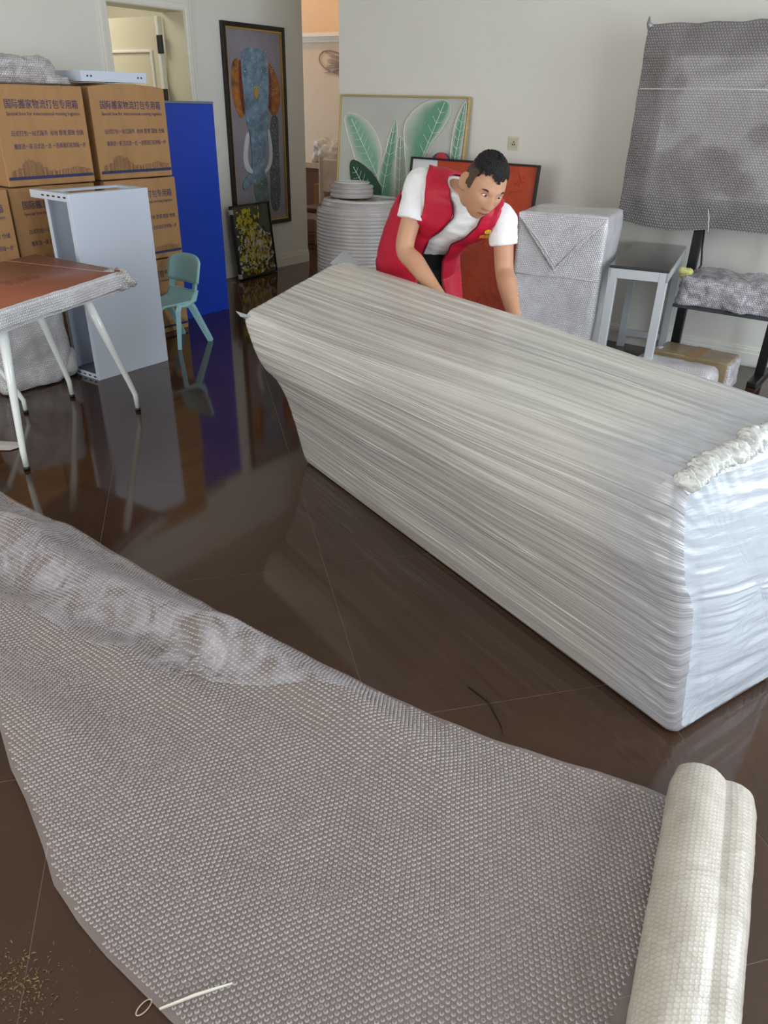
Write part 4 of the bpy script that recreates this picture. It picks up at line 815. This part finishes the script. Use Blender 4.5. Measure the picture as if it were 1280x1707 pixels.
# ------------------------------------------------------------------ corridor things
M_wood = mat('dark_red_wood', (112, 66, 38), .45, var=.2, vscale=5, stretch=(1, 1, .2))
t = thing('sideboard', 'dark wooden sideboard with a pale top in the corridor', 'cabinet', (-6.15, 7.45, 0))
bx('plinth', (-.57, -.19, 0), (.57, .2, .06), M_wood, t); bx('body', (-.6, -.22, .06), (.6, .22, .80), M_wood, t, .004); bx('counter', (-.63, -.25, .80), (.63, .25, .86), mat('pale_stone', (205, 190, 172), .3), t, .005)
for k in range(3): d = bx('door', (-.58+.39*k, -.235, .1), (-.21+.39*k, -.22, .76), M_wood, t, .004); bx('knob', (-.24+.39*k, -.25, .44), (-.225+.39*k, -.235, .48), M_gold, d)
t = thing('plastic_bag', 'crumpled clear plastic bag on the corridor sideboard', 'bag', (-6.02, 7.38, .86))
softbox('bag', (.44, .30, .24), .09, mat('thin_plastic', (226, 214, 206), .2, alpha=.75, coat=.5, bump=.8, bscale=14), t, .09, 6, 16, 51)
t = thing('corridor_carton', 'small plain carton on the corridor floor beneath the bag', 'box', (-5.88, 7.1, 0)); bx('body', (-.13, -.07, 0), (.13, .07, .66), M_card2, t, .004); bx('packing_tape', (-.025, -.072, .5), (.025, .072, .6615), M_clear, t)
t = thing('carved_chair', 'carved white and brown wooden chair just inside the corridor', 'chair', (-5.58, 6.74, 0), .1)
M_cw = mat('antique_white_wood', (205, 190, 172), .5, var=.15)
for sx in (-1, 1):
    for sy in (-1, 1):
        h_ = .46 if sy < 0 else .95
        lathe('leg', [(.012, 0), (.02, .02), (.014, .06), (.026, .16), (.018, .2), (.03, .3), (.02, .36), (.032, .44), (.028, h_)], M_cw, t, 14, (sx*.2, sy*.2, 0))
bx('seat', (-.23, -.23, .43), (.23, .22, .48), mat('brown_cushion', (96, 62, 44), .6), t, .015); bx('backrest', (-.19, .185, .6), (.19, .215, .93), M_cw, t, .01); bx('apron', (-.2, -.215, .36), (.2, -.19, .43), M_cw, t, .006)
def wing():
    t = thing('wing_ornament', 'openwork wire wing ornament on the corridor wall', 'ornament', (-6.5, 8.085, 1.72)); m = mat('pinkish_bronze_wire', (150, 124, 116), .4, metal=.5)
    out = [(.17, .20), (.02, .27), (-.19, .30), (-.29, .24), (-.27, .16), (-.16, .09), (-.02, .05), (.16, .03)]; P = smooth_closed(out, 2)
    tube('outline', [(p[0], 0, p[1]) for p in P+[P[0]]], .006, m, t, 6); rs = random.Random(2)
    for k in range(16):
        a = -.5+k*.07; p0 = (.16, -.004, .12+.005*k); L_ = .2+.18*rs.random()
        tube('wire_feather', [p0, (p0[0]-L_*.5, -.008, p0[2]+(k-8)*.006), (p0[0]-L_, -.004, min(.29, max(.06, p0[2]+(k-7)*.012)))], .0035, m, t, 5)
    bx('wall_plate', (.14, -.012, .02), (.2, .012, .21), m, t, .004)
wing()

# ------------------------------------------------------------------ the man bending over the sofa
def build_man():
    bx0, bg0 = .13, 3.6
    RH = Vector((math.cos(YAW), math.sin(YAW), 0)); FH = Vector((-math.sin(YAW), math.cos(YAW), 0)); base = RH*bx0+FH*bg0
    root = thing('person', 'man in a red vest and white T-shirt bending over behind the wrapped sofa', 'person', tuple(base), YAW)
    P = lambda x, g, z: Vector((x-bx0, g-bg0, z))
    M_skin = mat('skin', (194, 146, 116), .5, var=.05, vscale=12, spec=.35); M_tee = mat('white_cotton', (236, 236, 238), .8, bump=.25, bscale=14, stretch=(1, 1, 3))
    M_vest = mat('crimson_polyester', (190, 14, 52), .55, var=.06, vscale=4, bump=.22, bscale=12); M_trs = mat('black_trouser', (16, 16, 20), .75)
    M_hair = mat('black_hair', (26, 22, 21), .6, var=.3, vscale=60, bump=1, bscale=240); M_fade = mat('cropped_hair', (78, 62, 50), .75, var=.3, vscale=90)
    # torso sections: centre, lateral axis, front axis, half width, half depth
    S = [(P(.13, 3.70, .78), (.97, -.2, -.08), (-.2, -.97, -.1), .165, .125), (P(.13, 3.69, .86), (.97, -.18, -.12), (-.16, -.95, -.25), .175, .13), (P(.15, 3.63, .96), (.96, -.16, -.18), (-.12, -.88, -.42), .165, .12),
         (P(.195, 3.54, 1.045), (.95, -.14, -.26), (-.1, -.82, -.52), .175, .125), (P(.25, 3.45, 1.105), (.93, -.12, -.33), (-.1, -.8, -.58), .19, .13), (P(.288, 3.385, 1.15), (.925, -.12, -.36), (-.08, -.8, -.6), .19, .108),
         (P(.305, 3.345, 1.175), (.93, -.1, -.35), (-.05, -.84, -.54), .135, .085), (P(.318, 3.305, 1.19), (.94, -.08, -.3), (0, -.9, -.42), .07, .066)]
    S = [(c, Vector(a).normalized(), Vector(b).normalized(), w_, d_) for c, a, b, w_, d_ in S]
    def sec(v):
        x = max(0, min(.9999, v))*(len(S)-1); i = int(x); t = x-i; t = t*t*(3-2*t)*.5+t*.5; A, B = S[i], S[i+1]
        return A[0].lerp(B[0], t), A[1].lerp(B[1], t).normalized(), A[2].lerp(B[2], t).normalized(), A[3]+(B[3]-A[3])*t, A[4]+(B[4]-A[4])*t
    def surf(v, th, off=0):
        c, a, b, w_, d_ = sec(v); ct, st = math.cos(th), math.sin(th); e = .85
        return c+a*((w_+off)*math.copysign(abs(ct)**e, ct))+b*((d_+off)*math.copysign(abs(st)**e, st))
    SR, SL = P(.118, 3.425, 1.20), P(.468, 3.335, 1.075)
    ER, EL = P(.062, 3.375, .945), P(.492, 3.31, .875); WR, WL = P(.225, 3.19, .765), P(.522, 3.08, .715)
    def raw(parts):
        bm = bmesh.new()
        for f_ in parts: f_(bm)
        return bm
    def torso(off, n0=0, n1=1):
        def f_(bm):
            rows = [[bm.verts.new(surf(n0+(n1-n0)*i/30, 2*PI*k/40, off)) for k in range(40)] for i in range(31)]
            for A, B in zip(rows, rows[1:]):
                for k in range(40): bm.faces.new((A[k], A[(k+1) % 40], B[(k+1) % 40], B[k]))
            bm.faces.new(rows[0][::-1]); bm.faces.new(rows[-1])
        return f_
    def limb(pts, rad, flat=1.0):
        def f_(bm):
            pp = [Vector(p) for p in pts]; Q = []; Rr = []
            n_ = (len(pp)-1)*6
            for k in range(n_+1):
                x = k/6; i = min(int(x), len(pp)-2); t = x-i; p0 = pp[max(i-1, 0)]; p1, p2 = pp[i], pp[i+1]; p3 = pp[min(i+2, len(pp)-1)]
                Q.append(.5*((2*p1)+(p2-p0)*t+(2*p0-5*p1+4*p2-p3)*t*t+(3*p1-p0-3*p2+p3)*t**3)); Rr.append(rad[i]+(rad[i+1]-rad[i])*t)
            tube_bm(bm, Q, Rr, 18, True, flat)
        return f_
    def remeshed(name, parts, m, vox, smooth_it=4):
        bm = raw(parts); bmesh.ops.recalc_face_normals(bm, faces=bm.faces[:]); tmp = from_bm('tmp', bm, None)
        rm = tmp.modifiers.new('r', 'REMESH'); rm.mode = 'VOXEL'; rm.voxel_size = vox; sm = tmp.modifiers.new('s', 'SMOOTH'); sm.iterations = smooth_it; sm.factor = .5
        dg = bpy.context.evaluated_depsgraph_get(); me = bpy.data.meshes.new_from_object(tmp.evaluated_get(dg)); me.name = name; bpy.data.objects.remove(tmp)
        me.materials.clear(); me.materials.append(m); me.shade_smooth(); o = bpy.data.objects.new(name, me); COL.objects.link(o); o.parent = root; return o
    # ---- head frame
    HC = P(.358, 3.165, 1.218); U = Vector((.30, -.40, .865)).normalized(); F0 = Vector((0, -1, 0)); F0 = (F0-U*F0.dot(U)).normalized()
    Fd = Matrix.Rotation(math.radians(24), 3, U) @ F0; Yl = -Fd; Xl = Yl.cross(U).normalized(); HM = Matrix((Xl, Yl, U)).transposed()
    hd = lambda p: HC+HM @ Vector(p)
    g = lambda x, s: math.exp(-(x/s)**2)
    def skull(nx, ny, nz, off=0):
        x, y, z = .0745*nx, .097*ny, .124*nz
        if nz < 0:
            x *= 1-.30*(-nz)**1.5; y *= (1-.30*(-nz)**1.2) if ny > 0 else (1-.12*(-nz)**2)
        if nz > .3: x *= 1+.04*(nz-.3)
        if ny < 0:
            y = -.097*(abs(ny)**.82)*(1-.10*(-nz if nz < 0 else 0)); ax = abs(x)
            rmp = max(0, min(1, (.032-z)/.058)) if z > -.034 else max(0, 1-(-.034-z)/.008)
            y -= .023*g(x, .0105+.004*rmp)*rmp+.007*g(ax-.014, .007)*g(z+.032, .008)
            y -= .006*g(z-.033, .011)*g(ax-.025, .024); y += .010*g(ax-.031, .015)*g(z-.013, .010)
            y -= .004*g(ax-.044, .017)*g(z+.014, .02); y -= .007*g(z+.064, .013)*g(x, .024); y += .005*g(z+.064, .0035)*g(x, .022); y -= .007*g(z+.103, .014)*g(x, .022)
        n = Vector((nx/.0745, ny/.097, nz/.124)).normalized(); return Vector((x, y, z))+n*off
    NU, NV = 110, 80
    def head(bm):
        rows = []
        for j in range(1, NV):
            th = PI*j/NV; rows.append([bm.verts.new(hd(skull(math.sin(th)*math.cos(2*PI*k/NU), math.sin(th)*math.sin(2*PI*k/NU), math.cos(th)))) for k in range(NU)])
        for A, B in zip(rows, rows[1:]):
            for k in range(NU): bm.faces.new((A[k], B[k], B[(k+1) % NU], A[(k+1) % NU]))
        t_ = bm.verts.new(hd(skull(0, 0, 1))); b_ = bm.verts.new(hd(skull(0, 0, -1)))
        for k in range(NU): bm.faces.new((t_, rows[0][k], rows[0][(k+1) % NU])); bm.faces.new((b_, rows[-1][(k+1) % NU], rows[-1][k]))
        for s in (-1, 1):    # ears
            rot = Matrix.Rotation(s*-.55, 3, 'Z'); ec = Vector((s*.0755, .016, -.006))
            ep = lambda b, k: hd(ec+rot @ Vector((0, .006+k*.018*math.cos(b), k*(.034 if math.sin(b) > 0 else .029)*math.sin(b))))
            tube_bm(bm, [ep(b, 1) for b in np.linspace(-2.3, 2.3, 22)], .0058, 8)
            e2 = bmesh.ops.create_uvsphere(bm, u_segments=16, v_segments=10, radius=1)['verts']
            for v in e2: v.co = hd(ec+rot @ Vector((v.co.x*.0062, .004+v.co.y*.017, v.co.z*.030)))
    # ---- hands, five bent fingers each, closing on the underside of the sofa back
    def hand(w_, dirv, palm_n, side):
        dirv = Vector(dirv).normalized(); pn = Vector(palm_n); pn = (pn-dirv*pn.dot(dirv)).normalized(); lat = dirv.cross(pn)*side; out = []
        out.append(limb([w_-dirv*.02, w_+dirv*.03, w_+dirv*.075], [.026, .034, .034], .55))
        for k, (l, o_) in enumerate(((.07, -.030), (.078, -.010), (.073, .010), (.058, .029))):
            b_ = w_+dirv*.078+lat*o_; c1 = b_+dirv*l*.5+pn*.004; c2 = c1+(dirv*.8+pn*.6).normalized()*l*.32; c3 = c2+(dirv*.35+pn*.93).normalized()*l*.28
            out.append(limb([b_-dirv*.02, b_, c1, c2, c3], [.0095, .0092, .0085, .008, .0065]))
        b_ = w_+dirv*.025-lat*.03; out.append(limb([b_, b_-lat*.022+dirv*.02+pn*.008, b_-lat*.03+dirv*.048+pn*.02, b_-lat*.027+dirv*.07+pn*.03], [.013, .0115, .010, .008]))
        return out
    hR = hand(WR, (.42, -.62, -.66), (.1, .6, -.8), 1); hL = hand(WL, (.05, -.72, -.69), (0, .7, -.7), -1)
    HR, HL = P(.045, 3.70, .84), P(.215, 3.675, .84); KR, KL = P(.07, 3.58, .47), P(.285, 3.48, .47); AR, AL = P(.04, 3.72, .08), P(.25, 3.66, .08)
    neck = limb([P(.312, 3.34, 1.15), P(.325, 3.27, 1.18), hd((0, .025, -.03))], [.052, .054, .055])
    body = remeshed('body', [torso(-.012), head, neck, limb([SR.lerp(P(.29, 3.385, 1.15), .35), SR, SR.lerp(ER, .45), ER, ER.lerp(WR, .3), ER.lerp(WR, .75), WR+(WR-ER)*.03], [.045, .047, .044, .040, .042, .031, .027]),
        limb([SL.lerp(P(.29, 3.385, 1.15), .35), SL, SL.lerp(EL, .45), EL, EL.lerp(WL, .3), EL.lerp(WL, .75), WL+(WL-EL)*.03], [.045, .046, .043, .040, .042, .031, .027]), *hR, *hL,
        limb([HR, KR, AR], [.085, .058, .042]), limb([HL, KL, AL], [.085, .058, .042])], M_skin, .0045, 3)
    # ---- clothes
    tee = remeshed('t_shirt', [torso(.004, .1, .95), limb([SR.lerp(P(.29, 3.385, 1.15), .30), SR.lerp(ER, .01), SR.lerp(ER, .28), SR.lerp(ER, .56)], [.062, .064, .063, .066]), limb([SL.lerp(P(.29, 3.385, 1.15), .30), SL.lerp(EL, .01), SL.lerp(EL, .25), SL.lerp(EL, .50)], [.060, .061, .060, .062])], M_tee, .007, 4)
    dsp = tee.data
    for v in dsp.vertices:
        v.co += v.normal*(.0035*mnoise.noise((v.co.x*22, v.co.y*22, v.co.z*48)))
    trs = remeshed('trousers', [torso(.006, 0, .30), limb([HR, HR.lerp(KR, .4), KR, KR.lerp(AR, .5), AR], [.105, .092, .072, .062, .058]), limb([HL, HL.lerp(KL, .4), KL, KL.lerp(AL, .5), AL], [.105, .092, .072, .062, .058])], M_trs, .01, 3)
    for A in (AR, AL):
        c = Vector((A.x+.01, A.y-.06, 0)); bm = bmesh.new(); bmesh.ops.create_uvsphere(bm, u_segments=20, v_segments=12, radius=1)
        for v in bm.verts: v.co = Vector((v.co.x*.047*(1-.15*max(0, -v.co.y)), v.co.y*.135, max(0, v.co.z)*.075*(1+.5*v.co.y)+.002))+c
        from_bm('shoe', bm, mat('dark_shoe', (34, 34, 38), .5), root, True)
    # vest: open shell round the back, armholes cut away, front panels hanging
    NT, NVv = 90, 70; rows = []; TH = {}
    from mathutils.bvhtree import BVHTree
    dg = bpy.context.evaluated_depsgraph_get(); trees = [BVHTree.FromPolygons([v.co for v in o.data.vertices], [p.vertices for p in o.data.polygons]) for o in (tee, trs)]
    cuts = ((SR, Vector((-.96, .1, .05)).normalized(), -.030), (SL, Vector((.93, -.1, -.30)).normalized(), -.012))
    for i in range(NVv+1):
        v = -.20+1.17*i/NVv; low = max(0, (.45-v)/.45); hi = max(0, (v-.70)/.27)
        gR = math.radians(4-16*min(1, low)+50*hi**2); gL = math.radians(20+22*min(1, low)+30*hi**2); row = []
        for k in range(NT+1):
            th = PI/2+gR+(2*PI-gR-gL)*k/NT; vv = max(0, v); p = surf(vv, th, .012+.014*max(0, .5-vv)); fr = max(0, math.sin(th))
            if v < 0: p += Vector((-.02*math.cos(th)*0, 0, v*.95))
            if v < .5:
                q = min(1, (.5-v)/.5); lf_ = k > NT/2
                p += Vector((.02 if lf_ else -.01, -.045, -.05))*q*fr
            n_ = mnoise.noise((p.x*7, p.y*7, p.z*9)); p += (p-sec(vv)[0]).normalized()*(.010*n_+.004*mnoise.noise((p.x*24, p.y*20, p.z*16)))
            row.append(p)
        rows.append(row)
    for _ in range(2):
        for row in rows:
            for k, p in enumerate(row):
                for tr in trees:
                    co, nn, ix, ds = tr.find_nearest(p)
                    sgn = (p-co).dot(nn)
                    if ds < .12 and sgn < .010: row[k] = p = co+nn*.0115
    bm = bmesh.new(); VV = [[bm.verts.new(p) for p in row] for row in rows]
    for i in range(NVv):
        for k in range(NT):
            q = (VV[i][k], VV[i][k+1], VV[i+1][k+1], VV[i+1][k]); c = sum((x.co for x in q), Vector())/4
            if any((c-s_).length < .155 and (c-s_).dot(o_) > k_ for s_, o_, k_ in cuts): continue
            bm.faces.new(q)
    bmesh.ops.delete(bm, geom=[v for v in bm.verts if not v.link_faces], context='VERTS'); bmesh.ops.smooth_vert(bm, verts=bm.verts[:], factor=.35, use_axis_x=True, use_axis_y=True, use_axis_z=True)
    for _ in range(10):
        new = {}
        for v in bm.verts:
            nb = [e.other_vert(v) for e in v.link_edges if e.is_boundary]
            if len(nb) == 2: new[v] = v.co*.4+(nb[0].co+nb[1].co)*.3
        for v, c in new.items(): v.co = c
    bmesh.ops.recalc_face_normals(bm, faces=bm.faces[:]); vest = from_bm('vest', bm, M_vest, root, True); sd = vest.modifiers.new('thick', 'SOLIDIFY'); sd.thickness = .006; sd.offset = 0
    # edge piping of the front opening
    M_pipe = mat('dark_red_piping', (96, 8, 28), .6)
    for k in (0, NT): tube('piping', [rows[i][k]+Vector((0, -.003, 0)) for i in range(0, int(NVv*.93), 2)], .0032, M_pipe, vest, 6)
    # zip pull, smiley badge and lettering on his left chest
    def onvest(i, k):
        p = rows[i][k]; du = rows[i][k+1]-rows[i][k-1]; dv = rows[i+1][k]-rows[i-1][k]; n_ = du.cross(dv).normalized()
        if n_.y > 0: n_ = -n_
        up = (Vector((0, 0, 1))-n_*n_.z).normalized(); return p+n_*.0055, up.cross(n_).normalized(), up, n_
    p, ax, up, n_ = onvest(52, NT-6); M_yel = mat('badge_yellow', (236, 190, 40), .5)
    def disc(nm, cx, cy, r1, r2, m, off, sg=24): return obj(nm, [p+ax*(cx+r1*math.cos(2*PI*k/sg))+up*(cy+r2*math.sin(2*PI*k/sg))+n_*off for k in range(sg)], [tuple(range(sg))], m, bd if nm != 'badge' else vest)
    bd = None; bd = disc('badge', .0, .012, .0145, .0145, M_yel, .004); M_bk = mat('badge_brown', (90, 60, 20), .5)
    disc('badge_eye', -.005, .016, .0017, .003, M_bk, .005, 10); disc('badge_eye', .005, .016, .0017, .003, M_bk, .005, 10)
    tube('badge_smile', [p+ax*(.009*math.sin(a))+up*(.012-.008*math.cos(a))+n_*.005 for a in np.linspace(-1.1, 1.1, 9)], .0009, M_bk, bd, 5)
    V, Fs = text_mesh('阅厨', .023); obj('lettering', [p+ax*(v[0]-.028)+up*(v[1]-.028)+n_*.004 for v in V], Fs, M_yel, vest)
    # ---- face details
    for s in (-1, 1):
        bm = bmesh.new(); bmesh.ops.create_uvsphere(bm, u_segments=16, v_segments=10, radius=1); c = Vector((s*.030, -.0795, .0125))
        for v in bm.verts: v.co = hd(Vector((v.co.x*.0125, v.co.y*.008, v.co.z*.0044))+c)
        e = from_bm('eye', bm, mat('eye_white', (226, 216, 208), .3), root, True)
        bm = bmesh.new(); bmesh.ops.create_uvsphere(bm, u_segments=12, v_segments=8, radius=1)
        for v in bm.verts: v.co = hd(Vector((v.co.x*.0056+.0015, v.co.y*.003, v.co.z*.0044))+c+Vector((0, -.0063, -.0006)))
        from_bm('iris', bm, mat('dark_iris', (34, 22, 18), .2), e, True)
        tube('eyelid', [hd((s*.030+q*.0135, -.083+abs(q)**2*.004+.0015, .0125+.0068*(1-q*q)-.001)) for q in np.linspace(-1, 1, 9)], .0022, mat('lid_shade', (128, 88, 68), .6), e, 6)
        tube('eyebrow', [hd((s*(.012+.038*q), -.0885-.006*math.sin(q*2.2)+.016*q*q, .030+.007*math.sin(q*2.4)-.003*q)) for q in np.linspace(0, 1, 9)], [.002, .0036, .0042, .0044, .0042, .0038, .0032, .0024, .001], mat('brow_hair', (52, 40, 34), .8), root, 6, .5)
    def faceY(x, z): 
        nz = z/.124; cc = math.sqrt(max(0, 1-nz*nz)); nx = max(-.95, min(.95, x/(.0745*max(.2, cc)*(1-.30*max(0, -nz)**1.5)))); ny = -math.sqrt(max(.02, 1-nx*nx)); return skull(nx*cc, ny*cc, nz).y
    tube('lips', [hd((x, faceY(x, -.064)-.0015, -.064+.0015*math.cos(x*120))) for x in np.linspace(-.023, .023, 11)], [.001, .003, .0042, .005, .0054, .005, .0054, .005, .0042, .003, .001], mat('lip', (160, 92, 84), .5), root, 8, .6)
    tube('mouth_line', [hd((x, faceY(x, -.064)-.0062, -.0635)) for x in np.linspace(-.021, .021, 9)], .0008, mat('mouth_dark', (92, 48, 44), .6), root, 5)
    # ---- hair: cropped sides and a thicker top
    def hairpiece(nm, test, off, amp, m):
        bm = bmesh.new(); grid = {}
        nu, nv = 150, 90
        def vt(j, k):
            k %= nu
            if (j, k) not in grid:
                th = PI*j/nv*.72; a = 2*PI*k/nu; n = (math.sin(th)*math.cos(a), math.sin(th)*math.sin(a), math.cos(th)); p = skull(*n, off=off*(max(.25, min(1, (n[2]-.42)/.35)) if nm == 'hair' else 1)+amp*(mnoise.noise((n[0]*14, n[1]*14, n[2]*14))*.6+random.uniform(-.5, .5))); grid[(j, k)] = bm.verts.new(hd(p))
            return grid[(j, k)]
        for j in range(1, nv):
            for k in range(nu):
                th = PI*(j+.5)/nv*.72; a = 2*PI*(k+.5)/nu; n = (math.sin(th)*math.cos(a), math.sin(th)*math.sin(a), math.cos(th))
                if test(n, mnoise.noise((n[0]*9, n[1]*9, n[2]*9))*.05): bm.faces.new((vt(j, k), vt(j+1, k), vt(j+1, k+1), vt(j, k+1)))
        cap = [vt(1, k) for k in range(nu)]; bm.faces.new(cap) if test((0, 0, 1), 0) else None
        bmesh.ops.recalc_face_normals(bm, faces=bm.faces[:]); o = from_bm(nm, bm, m, root, True); return o
    front = lambda n: .60+.03*math.cos(n[0]*6)
    def top(n, q): return n[2] > ((.60-.05*math.cos(n[0]*7)+2.2*q) if n[1] < -.35 else .44+1.6*q-.12*max(0, n[1]))
    def side(n, q):
        if n[1] < -.25: return n[2] > .48+q+.3*min(1, (-.25-n[1])*2) and n[2] < .8
        return n[2] > (-.02+q if n[1] < .25 else -.40+q) and n[2] < .62
    hairpiece('hair_sides', side, .0035, .0015, M_fade); hairpiece('hair', top, .011, .004, M_hair)
build_man()

# ------------------------------------------------------------------ litter on the floor
o = tube('plastic_strip', [(-.752, .392, .026), (-.715, .448, .03), (-.677, .503, .028)], [.004, .005, .003], mat('white_plastic_strip', (232, 226, 210), .3), None, 8, .45); tag(o, 'thin white plastic strip lying on the bubble wrap near its front edge', 'strip')
pts = [(-.79+.010*math.cos(a)*.8+.008*math.cos(a)*0, .383+.017*math.sin(a), .0025) for a in np.linspace(0, 2*PI, 26)]
o = tube('rubber_band', pts, .0013, mat('pale_rubber', (190, 176, 150), .5), None, 6); tag(o, 'thin pale rubber band loop on the tiles beside the bubble wrap', 'rubber band')
o = tube('dark_thread', [(-.744, 1.514, .002), (-.70, 1.503, .002), (-.662, 1.491, .004), (-.61, 1.448, .002), (-.585, 1.425, .003), (-.573, 1.406, .002)], .0016, mat('dark_thread', (26, 18, 16), .6), None, 5); tag(o, 'short dark thread on the tiles between sofa and bubble wrap', 'thread')
V = []; Fs = []; rs = random.Random(9)
for _ in range(260):
    x = rs.gauss(-1.02, .05); y = rs.gauss(.275, .035); a = rs.uniform(0, 6.3); l1 = rs.uniform(.001, .006); l2 = rs.uniform(.0006, .002); c_, s_ = math.cos(a), math.sin(a); i = len(V)
    V += [(x-c_*l1, y-s_*l1, .0006), (x+s_*l2, y-c_*l2, .0012), (x+c_*l1, y+s_*l1, .0006), (x-s_*l2, y+c_*l2, .0022)]; Fs += [(i, i+1, i+2), (i, i+2, i+3)]
o = obj('dried_crumbs', V, Fs, mat('dried_leaf_crumb', (120, 100, 62), .7)); tag(o, 'scatter of dried leaf crumbs on the tiles at lower left', 'debris', kind='stuff')
